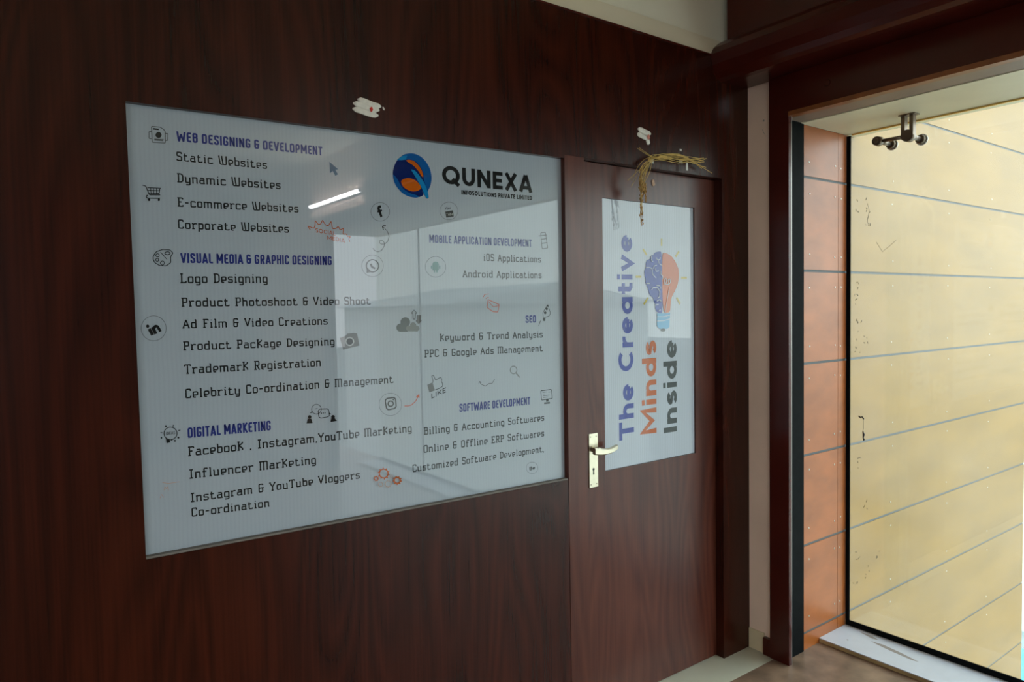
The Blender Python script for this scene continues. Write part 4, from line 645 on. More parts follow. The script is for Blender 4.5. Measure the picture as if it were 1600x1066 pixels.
('gears_icon','cluster of orange and faint gear wheels',[('S','orange',.0037,[(.9426,1.0429),(.9422,1.04),(.941,1.0373),(.9392,1.0351),(.9369,1.0334),(.9342,1.0322),(.9311,1.0317),(.9279,1.0319),(.9247,1.0327),(.9217,1.0341),(.9191,1.0361),(.9169,1.0385),(.9153,1.0413),(.9143,1.0442),(.914,1.0472),(.9145,1.05),(.9156,1.0527),(.9174,1.0549),(.9197,1.0566),(.9224,1.0578),(.9254,1.0583),(.9286,1.0582),(.9318,1.0574),(.9348,1.056),(.9375,1.054),(.9397,1.0516),(.9413,1.0488),(.9423,1.0459)]),('s','orange',.0033,[(.9423,1.0403),(.9473,1.0386)]),('s','orange',.0033,[(.9377,1.0338),(.9411,1.0298)]),('s','orange',.0033,[(.9295,1.0317),(.93,1.0269)]),('s','orange',.0033,[(.9209,1.0347),(.9183,1.0309)]),('s','orange',.0033,[(.9152,1.0415),(.9105,1.0403)]),('s','orange',.0033,[(.9144,1.0497),(.9094,1.0514)]),('s','orange',.0033,[(.9189,1.0561),(.9155,1.0601)]),('s','orange',.0033,[(.927,1.0583),(.9265,1.0631)]),('s','orange',.0033,[(.9356,1.0554),(.9383,1.0592)]),('s','orange',.0033,[(.9415,1.0485),(.9462,1.0498)]),('S','orange',.0032,[(.9085,1.0333),(.9084,1.0322),(.9079,1.0311),(.9072,1.0302),(.9063,1.0295),(.9052,1.0291),(.904,1.0289),(.9027,1.029),(.9015,1.0293),(.9003,1.0299),(.8993,1.0306),(.8984,1.0316),(.8978,1.0327),(.8974,1.0339),(.8973,1.0351),(.8974,1.0362),(.8979,1.0372),(.8986,1.0381),(.8995,1.0388),(.9006,1.0393),(.9018,1.0395),(.903,1.0394),(.9043,1.0391),(.9055,1.0385),(.9065,1.0377),(.9074,1.0368),(.908,1.0357),(.9084,1.0345)]),('s','orange',.0028,[(.9084,1.0323),(.9117,1.0311)]),('s','orange',.0028,[(.9059,1.0293),(.9077,1.0264)]),('s','orange',.0028,[(.9016,1.0292),(.9009,1.0263)]),('s','orange',.0028,[(.8981,1.032),(.8953,1.0307)]),('s','orange',.0028,[(.8974,1.0361),(.8941,1.0372)]),('s','orange',.0028,[(.8999,1.039),(.8981,1.0419)]),('s','orange',.0028,[(.9041,1.0391),(.9049,1.0421)]),('s','orange',.0028,[(.9077,1.0363),(.9105,1.0376)]),('S','orange',.0042,[(.9811,1.0167),(.9808,1.0147),(.98,1.0129),(.9788,1.0113),(.9772,1.0102),(.9752,1.0094),(.9731,1.009),(.9709,1.0092),(.9687,1.0098),(.9666,1.0108),(.9647,1.0121),(.9632,1.0138),(.9621,1.0157),(.9614,1.0177),(.9612,1.0198),(.9615,1.0218),(.9623,1.0236),(.9635,1.0251),(.9651,1.0263),(.967,1.0271),(.9691,1.0274),(.9714,1.0273),(.9736,1.0267),(.9757,1.0257),(.9775,1.0243),(.9791,1.0227),(.9802,1.0208),(.9809,1.0187)]),('s','orange',.0039,[(.9809,1.0149),(.986,1.0131)]),('s','orange',.0039,[(.9772,1.0102),(.9803,1.0059)]),('s','orange',.0038,[(.9706,1.0092),(.9704,1.0044)]),('s','orange',.0038,[(.9644,1.0125),(.9608,1.0095)]),('s','orange',.0038,[(.9613,1.0184),(.9561,1.0185)]),('s','orange',.0039,[(.9628,1.0243),(.9584,1.0275)]),('s','orange',.0038,[(.9682,1.0273),(.9666,1.0321)]),('s','orange',.0038,[(.975,1.0261),(.9771,1.0303)]),('s','orange',.0039,[(.98,1.0212),(.9847,1.0228)]),('S','peach',.0016,[(.9504,1.0108),(.9501,1.0089),(.9494,1.0071),(.9481,1.0056),(.9466,1.0044),(.9447,1.0036),(.9426,1.0033),(.9404,1.0034),(.9382,1.004),(.9362,1.005),(.9343,1.0064),(.9328,1.008),(.9317,1.0099),(.9311,1.0119),(.9309,1.014),(.9312,1.0159),(.9319,1.0177),(.9331,1.0192),(.9347,1.0204),(.9366,1.0212),(.9387,1.0215),(.9409,1.0214),(.943,1.0208),(.9451,1.0198),(.9469,1.0185),(.9485,1.0168),(.9496,1.0149),(.9503,1.0129)]),('s','peach',.0015,[(.9502,1.0091),(.9536,1.0079)]),('s','peach',.0014,[(.9465,1.0044),(.9486,1.0016)]),('s','peach',.0015,[(.9401,1.0035),(.94,1.0003)]),('s','peach',.0014,[(.934,1.0067),(.9316,1.0047)]),('s','peach',.0014,[(.9309,1.0126),(.9275,1.0127)]),('s','peach',.0014,[(.9324,1.0184),(.9295,1.0205)]),('s','peach',.0014,[(.9377,1.0214),(.9367,1.0246)]),('s','peach',.0014,[(.9444,1.0202),(.9458,1.023)]),('s','peach',.0014,[(.9494,1.0153),(.9525,1.0164)]),('S','peach',.0016,[(.9217,1.0144),(.9215,1.013),(.9209,1.0118),(.9201,1.0107),(.919,1.0099),(.9177,1.0093),(.9162,1.0091),(.9147,1.0092),(.9132,1.0096),(.9118,1.0103),(.9105,1.0112),(.9094,1.0124),(.9087,1.0137),(.9082,1.0151),(.9081,1.0166),(.9083,1.0179),(.9088,1.0192),(.9097,1.0202),(.9108,1.0211),(.9121,1.0216),(.9135,1.0218),(.915,1.0218),(.9166,1.0214),(.918,1.0207),(.9193,1.0197),(.9203,1.0185),(.9211,1.0172),(.9216,1.0158)]),('s','peach',.0014,[(.9215,1.0131),(.9243,1.0122)]),('s','peach',.0014,[(.9185,1.0096),(.92,1.0072)]),('s','peach',.0014,[(.9133,1.0095),(.9127,1.007)]),('s','peach',.0014,[(.9091,1.0129),(.9067,1.0118)]),('s','peach',.0014,[(.9082,1.0178),(.9055,1.0187)]),('s','peach',.0014,[(.9113,1.0213),(.9097,1.0237)]),('s','peach',.0014,[(.9164,1.0214),(.917,1.0239)]),('s','peach',.0014,[(.9206,1.018),(.9231,1.0191)]),('S','peach',.0011,[(.954,1.0332),(.9538,1.0324),(.9535,1.0316),(.953,1.031),(.9524,1.0305),(.9516,1.0302),(.9507,1.03),(.9498,1.0301),(.9489,1.0303),(.9481,1.0307),(.9473,1.0313),(.9467,1.032),(.9462,1.0327),(.9459,1.0336),(.9459,1.0344),(.946,1.0352),(.9463,1.036),(.9468,1.0366),(.9475,1.0371),(.9482,1.0374),(.9491,1.0375),(.95,1.0375),(.9509,1.0373),(.9518,1.0369),(.9525,1.0363),(.9531,1.0356),(.9536,1.0348),(.9539,1.034)]),('s','peach',.0012,[(.9539,1.0324),(.9561,1.0317)]),('s','peach',.0012,[(.9511,1.0301),(.9518,1.028)]),('s','peach',.0012,[(.9472,1.0314),(.9456,1.0301)]),('s','peach',.0012,[(.946,1.0351),(.9437,1.0359)]),('s','peach',.0012,[(.9487,1.0375),(.948,1.0396)]),('s','peach',.0012,[(.9527,1.0362),(.9542,1.0375)])]),
('round_social_icon','small thin circle around bold letters B e',[('S','grey',.0012,[(1.5125,.9764),(1.5117,.972),(1.5097,.968),(1.5066,.9646),(1.5025,.962),(1.4976,.9603),(1.4922,.9597),(1.4866,.96),(1.481,.9614),(1.4757,.9636),(1.4709,.9668),(1.467,.9705),(1.4641,.9748),(1.4624,.9793),(1.4618,.9838),(1.4625,.9882),(1.4645,.9921),(1.4675,.9955),(1.4716,.9981),(1.4764,.9998),(1.4818,1.0005),(1.4874,1.0002),(1.493,.9989),(1.4984,.9967),(1.5031,.9936),(1.5071,.9898),(1.5101,.9855),(1.5119,.981)]),('t','ink',('Be','sans'),[(1.4753,.9727),(1.5,.9739),(.0121,0)])]),
('company_emblem','round blue and orange emblem shaped like a letter Q',[('f','navy',0,[(1.0429,2.0014),(1.0205,1.9955),(1.0003,1.9795),(.989,1.9617),(.9818,1.9396),(.9834,1.9165),(.9937,1.896),(1.0108,1.8799),(1.0306,1.8711),(1.0552,1.8685),(1.0758,1.8738),(1.0863,1.8812),(1.0763,1.8964),(1.0852,1.8841),(1.094,1.8688),(1.1029,1.8711),(1.0992,1.8923),(1.1101,1.9104),(1.1147,1.935),(1.1102,1.9607),(1.0969,1.9813),(1.0789,1.9953),(1.0609,2.0011)]),('f','logo_blue',0,[(1.0429,2.0014),(1.0205,1.9955),(1.0003,1.9795),(.9958,1.9741),(1.0201,1.9788),(1.0424,1.9832),(1.0603,1.9793),(1.0758,1.9651),(1.0867,1.9443),(1.0863,1.9262),(1.0992,1.8923),(1.1101,1.9104),(1.1147,1.935),(1.1102,1.9607),(1.0969,1.9813),(1.0789,1.9953),(1.0609,2.0011)]),('f','logo_blue',0,[(.9821,1.9338),(.9844,1.9127),(.9937,1.896),(1.0108,1.8799),(1.0306,1.8711),(1.0552,1.8685),(1.0712,1.8724),(1.0577,1.8779),(1.0397,1.8803),(1.0199,1.8885),(1.007,1.9011),(.9997,1.9161),(.9902,1.9269)]),('f','sky',0,[(.9992,1.9774),(1.0137,1.9888),(1.0315,1.9928),(1.0268,1.9805),(1.0112,1.9768)]),('f','logo_orange',0,[(1.0074,1.9148),(1.0186,1.9228),(1.0365,1.927),(1.0543,1.9232),(1.0677,1.9145),(1.077,1.9034),(1.0741,1.8962),(1.0625,1.8892),(1.0444,1.8867),(1.0266,1.8911),(1.0136,1.8997)]),('f','logo_orange',0,[(1.0245,1.9773),(1.0379,1.9817),(1.0536,1.9795),(1.0691,1.9683),(1.0801,1.9536),(1.0858,1.9342),(1.0796,1.9342),(1.0686,1.9504),(1.051,1.9664)]),('f','sky',0,[(1.0417,1.9536),(1.0573,1.9512),(1.0728,1.9349),(1.0883,1.9164),(1.0992,1.8923),(1.1029,1.8711),(1.094,1.8688),(1.0852,1.8861),(1.0765,1.9034),(1.0634,1.9241),(1.0525,1.9389)])]),
]
DOOR_TEXT = [
('slogan_lettering','The Creative','wide',(2.0143,1.0153),(2.0143,1.8047),.0809,'door_blue'),
('slogan_lettering','Minds','wide',(2.1429,1.0218),(2.145,1.3937),.082,'door_orange'),
('slogan_lettering','Inside','wide',(2.2659,1.0146),(2.2677,1.3905),.0809,'door_grey'),
]
DOOR_ICONS = [
('bulb_artwork','light bulb artwork,half blue brain,half orange glass',[('s','ray',.0086,[(2.1822,1.801),(2.1818,1.7708)]),('s','ray',.0085,[(2.0744,1.7539),(2.0955,1.7322)]),('s','ray',.0088,[(2.2864,1.753),(2.2643,1.7303)]),('s','ray',.0084,[(2.0324,1.6464),(2.0638,1.646)]),('s','ray',.0089,[(2.2986,1.645),(2.3337,1.6455)]),('s','ray',.0085,[(2.1013,1.5648),(2.0757,1.5381)]),('s','ray',.0088,[(2.2691,1.5643),(2.2908,1.5376)]),('f','brain',0,[(2.1847,1.7472),(2.1644,1.7486),(2.1422,1.7436),(2.1327,1.7326),(2.1171,1.7299),(2.1138,1.7171),(2.0953,1.7123),(2.0877,1.6973),(2.09,1.6846),(2.0793,1.6674),(2.0821,1.6484),(2.0881,1.6358),(2.0849,1.623),(2.097,1.6082),(2.1029,1.5912),(2.1089,1.5742),(2.1274,1.5656),(2.1335,1.5505),(2.144,1.5354),(2.1394,1.5225),(2.1487,1.5073),(2.1676,1.5014),(2.1855,1.5024)]),('f','bulb_orange',0,[(2.1821,1.745),(2.209,1.7437),(2.2413,1.7317),(2.2673,1.7062),(2.2816,1.6801),(2.2846,1.6492),(2.2763,1.6182),(2.2595,1.5917),(2.2408,1.5697),(2.2327,1.5478),(2.2289,1.5039),(2.1843,1.5025)]),('f','base_blue',0,[(2.1499,1.5017),(2.2289,1.5017),(2.2267,1.4864),(2.2237,1.447),(2.2119,1.4377),(2.1637,1.4399),(2.1492,1.4512),(2.1516,1.4878)]),('f','door_grey',0,[(2.2002,1.4336),(2.1998,1.4323),(2.1987,1.431),(2.197,1.4299),(2.1948,1.429),(2.1921,1.4284),(2.1891,1.428),(2.1859,1.428),(2.1828,1.4282),(2.1798,1.4288),(2.1771,1.4296),(2.1749,1.4306),(2.1733,1.4318),(2.1722,1.4331),(2.1719,1.4345),(2.1723,1.4358),(2.1733,1.4371),(2.175,1.4382),(2.1773,1.4391),(2.1799,1.4397),(2.1829,1.4401),(2.1861,1.4402),(2.1892,1.4399),(2.1922,1.4394),(2.1949,1.4386),(2.1971,1.4376),(2.1988,1.4363),(2.1998,1.435)]),('s','sheetc',.003,[(2.1516,1.4878),(2.1866,1.4872),(2.2268,1.493)]),('s','sheetc',.003,[(2.1501,1.4706),(2.1864,1.4706),(2.2253,1.4777)]),('s','sheetc',.0034,[(2.1483,1.7245),(2.1544,1.714),(2.1703,1.7157),(2.1717,1.7252)]),('s','sheetc',.0034,[(2.1608,1.7141),(2.1637,1.6992),(2.1827,1.6932)]),('s','sheetc',.0033,[(2.0887,1.6824),(2.1134,1.683),(2.1245,1.6768),(2.1267,1.6555),(2.1472,1.6421)]),('s','sheetc',.0035,[(2.1289,1.6791),(2.1353,1.6899),(2.151,1.6937)]),('s','sheetc',.0034,[(2.1414,1.6793),(2.1457,1.6687),(2.1634,1.6712)]),('s','sheetc',.0035,[(2.1729,1.6714),(2.1728,1.6584),(2.1854,1.65),(2.1834,1.6391)]),('s','sheetc',.0039,[(2.1185,1.5956),(2.1279,1.6042),(2.1531,1.6043),(2.1668,1.5893),(2.1653,1.5676),(2.1557,1.5634)]),('s','sheetc',.0035,[(2.1469,1.6129),(2.169,1.6109),(2.172,1.6001)]),('s','sheetc',.0034,[(2.1492,1.5504),(2.1651,1.5568),(2.1746,1.5481)]),('s','sheetc',.0034,[(2.1396,1.5354),(2.1586,1.5374)]),('s','sheetc',.0034,[(2.0879,1.6209),(2.1095,1.6203)]),('s','sheetc',.0034,[(2.1171,1.7278),(2.1199,1.7087),(2.1324,1.7048)]),('s','sheetc',.0035,[(2.1582,1.5115),(2.171,1.5157)]),('s','sheetc',.0031,[(2.1933,1.6154),(2.1936,1.6392),(2.2046,1.6416),(2.2077,1.6307),(2.1978,1.6176),(2.2192,1.6178),(2.2155,1.6373),(2.2272,1.6397),(2.2303,1.6266),(2.2205,1.6178)]),('s','sheetc',.0022,[(2.2236,1.6091),(2.2148,1.5741),(2.2033,1.5305),(2.1997,1.5044)])]),
]

# ================================================================== the setting
FR = -0.04                                     # face of the panelled wall; the door face is at y = 0
SG = dict(tl=(0.280, 2.030), tr=(1.637, 2.050), br=(1.634, 0.919), bl=(0.285, 0.935))   # opening of the sign
DX0, DX1, DZ = 1.727, 2.508, 2.062             # door opening
bm = bmesh.new()
P = lambda pts: prism(bm, pts, XZ, FR, 0.05)
TOP = 2.558
P([(-3.2, 0), (0.285, 0), SG['bl'], SG['tl'], (0.280, TOP), (-3.2, TOP)])
P([SG['tl'], SG['tr'], (1.637, TOP), (0.280, TOP)])
P([(0.285, 0), (1.634, 0), SG['br'], SG['bl']])
P([(1.637, DZ), (2.70, DZ), (2.70, TOP), (1.637, TOP), SG['tr']])
P([(DX1, 0), (2.70, 0), (2.70, DZ), (DX1, DZ)])
structure(link('wall_back', fix(bm), M['wall_wood']))
structure(boxes('trim_1', [(1.6365, DX0, FR, 0.05, 0, DZ - 0.0005)], M['door_wood']))
structure(boxes('trim_2', [(-3.2, 2.46, FR - 0.004, 0.05, TOP, TOP + 0.007)], M['maroon']))  # small top moulding, coloured dark to stand for its shadow line
bm = bmesh.new()
prism(bm, [(-0.034, TOP + 0.007), (-0.016, 2.643), (0.05, 2.643), (0.05, TOP + 0.007)], lambda u, v, d: (d, u, v), -3.2, 2.75)
structure(link('trim_3', fix(bm), M['plaster_band']))
structure(boxes('wall_upper', [(-3.2, 2.75, -0.006, 0.05, 2.643, 3.05)], M['plaster']))
structure(boxes('wall_core', [(-3.2, 2.69, 0.052, 0.10, 0, 3.05)], M['room_wall']))

structure(boxes('floor', [(-3.2, 3.26, -7.0, -0.174, -0.12, 0.0)], M['granite']))
structure(boxes('trim_4', [(-3.2, 2.69, -0.1738, 0.05, -0.12, 0.0005)], M['tile']))
structure(boxes('ceiling', [(-3.2, 2.75, -7.0, 0.10, 3.05, 3.2)], M['plaster']))
structure(boxes('wall_left', [(-3.3, -3.2, -3.3, 0.10, 0, 3.2), (-3.3, -3.2, -7.0, -6.7, 0, 3.2), (-3.3, -3.2, -6.7, -3.3, 0, 0.8), (-3.3, -3.2, -6.7, -3.3, 2.6, 3.2)], M['room_wall']))  # unseen window opening added to throw more light on the pier and plaster
structure(boxes('wall_light_blocker', [(-0.95, -0.85, -1.2, -0.0445, 0, 3.05)], M['dark_panel']))  # unseen wall piece added to shade the left end of the panelling
structure(boxes('wall_front', [(-3.3, -2.8, -7.1, -7.0, 0, 3.2), (-1.2, 2.75, -7.1, -7.0, 0, 3.2), (-2.8, -1.2, -7.1, -7.0, 0, 0.8), (-2.8, -1.2, -7.1, -7.0, 2.5, 3.2)], M['dark_panel']))  # unseen window opening added as fill light for the room

# pier beside the panelled wall, then the maroon window frame
WY = -4.75                                     # far end of the window
structure(boxes('wall_right', [(2.69, 2.75, -0.158, 0.05, 0, 2.47), (2.69, 2.75, -7.0, WY - 0.09, 0, 3.05), (2.69, 2.75, WY - 0.09, 0.05, 2.47, 3.05)], M['pink']))
structure(boxes('baseboard_right', [(2.682, 2.69, -0.118, FR - 0.001, 0.0006, 0.089)], M['skirt'], bev=0.0015))
bm = bmesh.new()
zf = 2.307
box(bm, 2.668, 2.684, -0.249, -0.158, 0, 2.469)
box(bm, 2.665, 2.75, WY - 0.09, WY, 0, 2.469)
box(bm, 2.665, 2.75, WY, -0.249, zf, 2.469)
box(bm, 2.672, 2.69, -0.158, -0.120, 0.0006, 0.076)
structure(link('trim_5', fix(bm), M['maroon']))
structure(boxes('trim_6', [(2.662, 2.70, WY, -0.2495, zf - 0.009, zf + 0.009)], M['brown_edge']))
hd = structure(boxes('trim_7', [(2.7005, 2.812, WY, -0.2165, 2.300, 2.34)], M['taupe']))
structure(boxes('trim_8', [(2.816, 3.26, WY, -0.211, 2.297, 2.42)], M['soffit']))
structure(boxes('trim_9', [(2.7505, 2.834, -0.2155, -0.10, 0, 2.2995), (2.6905, 2.7505, -0.2155, -0.1585, 0, 2.2995)], M['black']))
structure(boxes('trim_10', [(2.6845, 2.690, -0.2495, -0.1585, 0, 2.2995)], M['chrome']))
bm = bmesh.new()
prof = [(2.547, 3.05), (2.547, 2.643), (2.525, 2.636), (2.49, 2.618), (2.455, 2.592), (2.437, 2.562), (2.446, 2.520), (2.462, 2.488), (2.480, 2.470), (2.502, 2.461), (2.53, 2.459), (2.689, 2.468), (2.689, 3.05)]
prism(bm, prof, lambda u, v, d: (u, d, v), FR - 0.0005, -3.3)
structure(link('trim_11', fix(bm), M['maroon']))
bm = bmesh.new(); cyl(bm, (2.665, -0.416, 2.388), (-1, 0, 0), 0.014, 0.011, 0.004)
link('cap_plug', bm, M['maroon'], bpy.data.objects['trim_5'])

# boarded wall: orange inside the recess, yellow outside the glass, where stronger daylight is painted in
GROOVES = [-0.722, -0.323, 0.075, 0.468, 0.867, 1.270, 1.673, 2.076, 2.460, 2.86]
YB = -0.21
def boards(name, x0, x1, zlo, zhi, mat, splits=()):
    bm = bmesh.new()
    zs = [zlo] + [g for g in GROOVES if zlo + 0.02 < g < zhi - 0.02] + [zhi]
    xs = [x0] + list(splits) + [x1]
    for a, b in zip(zs, zs[1:]):
        for c, d in zip(xs, xs[1:]):
            lo = a + (0.0055 if a != zlo else 0); hi = b - (0.0055 if b != zhi else 0)
            l = c + (0.0012 if c != x0 else 0); r = d - (0.0012 if d != x1 else 0)
            box(bm, l, r, YB, YB + 0.018, lo, hi)
    return structure(link(name, fix(bm), mat))
inner = boards('wall_recess', 2.834, 3.197, 0, 2.2965, M['orange_board'], (3.121,))
structure(boxes('trim_12', [(2.834, 5.41, YB + 0.003, YB + 0.05, -6, 3.4)], M['groove']))
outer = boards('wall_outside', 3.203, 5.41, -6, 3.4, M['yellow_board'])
sbm = bmesh.new()
cyl(sbm, (0, 0, 0), (0, -1, 0), 0.0045, 0.003, 0.0016, 10)
sme = bpy.data.meshes.new('screw'); sbm.to_mesh(sme); sbm.free(); sme.materials.append(M['screw'])
def screw(x, z, par):
    s = bpy.data.objects.new('screw', sme); COL.objects.link(s); s.parent = par
    s.location = (x, YB - 0.0002, z)
for g in GROOVES[2:9]:
    for dz in (-0.068, 0.068):
        if 0.02 < g + dz < 2.28:
            for x in (2.884, 3.093, 3.142): screw(x + random.uniform(-.003, .003), g + dz + random.uniform(-.006, .006), inner)
for g in GROOVES[1:9]:
    for dz in (-0.058, 0.058):
        for x in (3.63, 4.26, 4.83): screw(x + random.uniform(-.01, .01), g + dz + random.uniform(-.006, .006), outer)

# window: dusty glass in a black gasket with a brass strip above
win = bpy.data.objects.new('window_1', None); COL.objects.link(win); win.location = (3.2, -0.21, 0.02); structure(win)
GX = 3.2
def wpart(name, lst, mat, bev=0):
    o = boxes(name, [(a - 3.2, b - 3.2, c + 0.21, d + 0.21, e - 0.02, f - 0.02) for a, b, c, d, e, f in lst], mat, win, bev)
    return o
wpart('glass_pane', [(GX - 0.004, GX + 0.004, -3.86, -0.212, 0.022, 2.296)], M['glass'])
wpart('glass_pane', [(GX - 0.004, GX + 0.004, WY, -3.875, 0.022, 2.296)], M['glass'])
wpart('gasket', [(GX - 0.010, GX - 0.004, WY, -0.212, 0.021, 0.046), (GX - 0.010, GX - 0.004, -0.229, -0.211, 0.046, 2.29)], M['black'])
wpart('brass_strip', [(GX - 0.012, GX - 0.004, WY, -0.236, 2.2905, 2.2965)], M['brass'])
wpart('mullion', [(GX - 0.006, GX + 0.006, -3.8745, -3.8605, 0.022, 2.296)], M['steel'])
bm = bmesh.new()
rs = random.Random(5)
def smear(pts, r):
    tube(bm, [(GX - 0.0045 - 3.2, y + 0.21, z - 0.02) for y, z in pts], r, 5)
smear([(-0.268, 1.012), (-0.276, 1.006), (-0.284, 1.010), (-0.292, 1.000)], 0.0035)
smear([(-0.290, 1.000), (-0.291, 0.96), (-0.288, 0.945)], 0.0009)
smear([(-0.287, 0.945), (-0.292, 0.930), (-0.289, 0.915), (-0.294, 0.903)], [0.002, 0.0055, 0.003, 0.005])
for yy, zz in ((-0.263, 1.975), (-0.309, 1.969), (-0.307, 1.898), (-0.26, 1.60), (-0.252, 1.541), (-0.27, 1.45), (-0.255, 1.38), (-0.30, 1.36), (-0.26, 1.30), (-0.27, 0.80), (-0.30, 0.62), (-0.262, 0.35), (-0.258, 0.20), (-0.31, 0.30), (-0.36, 0.40)):
    for q in range(4):
        a = yy + rs.uniform(-.012, .012); b = zz + rs.uniform(-.03, .03)
        smear([(a, b), (a + rs.uniform(-.006, .006), b + rs.uniform(-.012, .012))], rs.uniform(.0005, .0016))
smear([(-0.305, 1.975), (-0.313, 1.94), (-0.304, 1.90), (-0.31, 1.875)], 0.0008)
smear([(-0.345, 1.80), (-0.372, 1.755), (-0.40, 1.775), (-0.43, 1.80)], 0.0007)
link('paint_smudge', bm, M['smudge'], win)

bm = bmesh.new()
box(bm, 2.967, 3.191, WY, -0.2105, 0.0006, 0.017, 1)
box(bm, 2.966, 3.1995, WY, -0.2105, 0.017, 0.0205, 0)
structure(link('trim_13', fix(bm), [M['white_sill'], M['sill_edge']]))
bm = bmesh.new(); cyl(bm, (3.045, -0.30, 0.0205), (0, 0, 1), 0.004, 0.003, 0.001, 10)
for pts in ([(3.115, -0.37), (3.122, -0.42), (3.108, -0.50), (3.085, -0.585), (3.078, -0.56), (3.090, -0.47), (3.104, -0.40)], [(3.165, -0.29), (3.17, -0.34), (3.150, -0.385), (3.142, -0.36), (3.155, -0.32)]):
    prism(bm, pts, lambda u, v, d: (u, v, d), 0.0206, 0.0208)
fix(bm)
link('stain_spot', bm, M['grey_stain'], bpy.data.objects['trim_13'])

# marks on the pier
bm = bmesh.new()
tube(bm, [(2.6895, -0.116, 2.313), (2.6893, -0.122, 2.311)], [0.004, 0.003], 8)
tube(bm, [(2.6898, -0.112, 2.276), (2.6897, -0.118, 2.262), (2.6898, -0.125, 2.250)], [0.0007, 0.0009, 0.0005], 6)
link('wall_mark', bm, M['grey_stain'], bpy.data.objects['wall_right'])

# ================================================================== sign board
sign = thing('sign_board', 'large white sign board of printed services set in the brown wall beside the door', 'sign', (0.96, -0.02, 0.93))
def rel(bm, ob_loc):
    bmesh.ops.translate(bm, verts=bm.verts[:], vec=[-c for c in ob_loc])
    return bm
SL = sign.location.copy()
bm = bmesh.new()
prism(bm, [SG['bl'], SG['br'], SG['tr'], SG['tl']], XZ, -0.02, 0.0)
link('print_sheet', rel(fix(bm), SL), M['film'], sign)
bm = bmesh.new()
(bx0, bz0), (bx1, bz1) = SG['bl'], SG['br']
prism(bm, [(bx0 + 0.0005, bz0 + 0.0003), (bx1 - 0.0005, bz1 + 0.0003), (bx1 - 0.0005, bz1 + 0.0055), (bx0 + 0.0005, bz0 + 0.0055)], XZ, -0.038, -0.0203)
b_ = link('glazing_bead', rel(fix(bm), SL), M['dust'], sign); b_['label'] = 'dusty grey bead along the lower edge of the sign'
for nm, s, font, a, b, cap, col in SIGN_TEXT:
    bm = bmesh.new()
    lettering(bm, s, font, a, b, cap, -0.0204)
    o = link(nm, rel(bm, SL), M['ink_' + col], sign)
    if nm == 'heading_lettering': o['label'] = 'blue condensed heading lettering'
for nm, lab, items in SIGN_ICONS:
    bm = bmesh.new()
    mats = artwork(bm, items, -0.0204)
    o = link(nm, rel(bm, SL), mats, sign); o['label'] = lab

# ================================================================== door
door = bpy.data.objects.new('door_1', None); COL.objects.link(door); door.location = (DX0, 0, 0); structure(door)
DL = door.location.copy()
gx0, gx1, gz0, gz1 = 1.853, 2.378, 0.910, 1.936
bm = bmesh.new()
e = 0.0008
for b in ((DX0 + e, gx0, 0, 0.04, 0.004, DZ - 0.002), (gx1, DX1 - e, 0, 0.04, 0.004, DZ - 0.002), (gx0, gx1, 0, 0.04, 0.004, gz0), (gx0, gx1, 0, 0.04, gz1, DZ - 0.002)):
    box(bm, *b)
link('door_leaf', rel(fix(bm), DL), M['door_wood'], door)
bm = bmesh.new(); box(bm, gx0 + e, gx1 - e, 0.006, 0.03, gz0 + e, gz1 - e)
pane = link('door_print', rel(fix(bm), DL), M['door_film'], door); pane['label'] = 'white printed glazing of the door with slogan and bulb artwork'
for nm, s, font, a, b, cap, col in DOOR_TEXT:
    bm = bmesh.new(); lettering(bm, s, font, a, b, cap, 0.0056, 0, True)
    o = link(nm, rel(bm, DL), M['ink_' + col], pane)
    o['label'] = {'door_blue': 'blue', 'door_orange': 'orange', 'door_grey': 'dark grey'}[col] + ' upright line of the slogan'
for nm, lab, items in DOOR_ICONS:
    bm = bmesh.new(); mats = artwork(bm, items, 0.0056)
    o = link(nm, rel(bm, DL), mats, pane); o['label'] = lab
bm = bmesh.new(); box(bm, 1.768, 1.812, -0.004, -0.0001, 0.860, 1.061); bevel(bm, 0.0012)
hp = link('door_handle', rel(fix(bm), DL), M['satin'], door); hp['label'] = 'satin metal lever handle on a long back plate'
bm = bmesh.new()
cyl(bm, (1.786, -0.0045, 1.004), (0, -1, 0), 0.011, 0.010, 0.036, 18)
lev = [(1.752, 1.006), (1.765, 1.004), (1.785, 1.000), (1.81, 0.998), (1.835, 0.999), (1.858, 1.003), (1.874, 1.006)]
rings = []
for i, (x, z) in enumerate(lev):
    hh = (0.0125, 0.0125, 0.0120, 0.0105, 0.0098, 0.0100, 0.0085)[i]; dd = 0.0075 if i else 0.008
    yc = -0.048 + (0.004 if i > 4 else 0) + (0.004 if i == 6 else 0)
    rings.append([bm.verts.new((x, yc + a * dd, z + c * hh)) for a, c in ((-1, -.7), (-.6, -1), (.6, -1), (1, -.7), (1, .7), (.6, 1), (-.6, 1), (-1, .7))])
for a, b in zip(rings, rings[1:]):
    for k in range(8): bm.faces.new((a[k], a[(k + 1) % 8], b[(k + 1) % 8], b[k]))
bm.faces.new(rings[0][::-1]); bm.faces.new(rings[-1])
link('lever', rel(fix(bm), DL), M['satin'], hp)
bm = bmesh.new()
cyl(bm, (1.789, -0.0041, 0.928), (0, -1, 0), 0.0052, 0.0052, 0.0004, 16)
prism(bm, [(1.7866, 0.926), (1.7914, 0.926), (1.7924, 0.908), (1.7856, 0.908)], XZ, -0.0044, -0.0041)
link('keyhole', rel(fix(bm), DL), M['dark_hole'], hp)
for x in (1.776, 1.804):
    for z in (1.050, 0.872):
        bm = bmesh.new(); cyl(bm, (x, -0.0041, z), (0, -1, 0), 0.0026, 0.0018, 0.0008, 10)
        link('plate_screw', rel(bm, DL), M['steel'], hp)

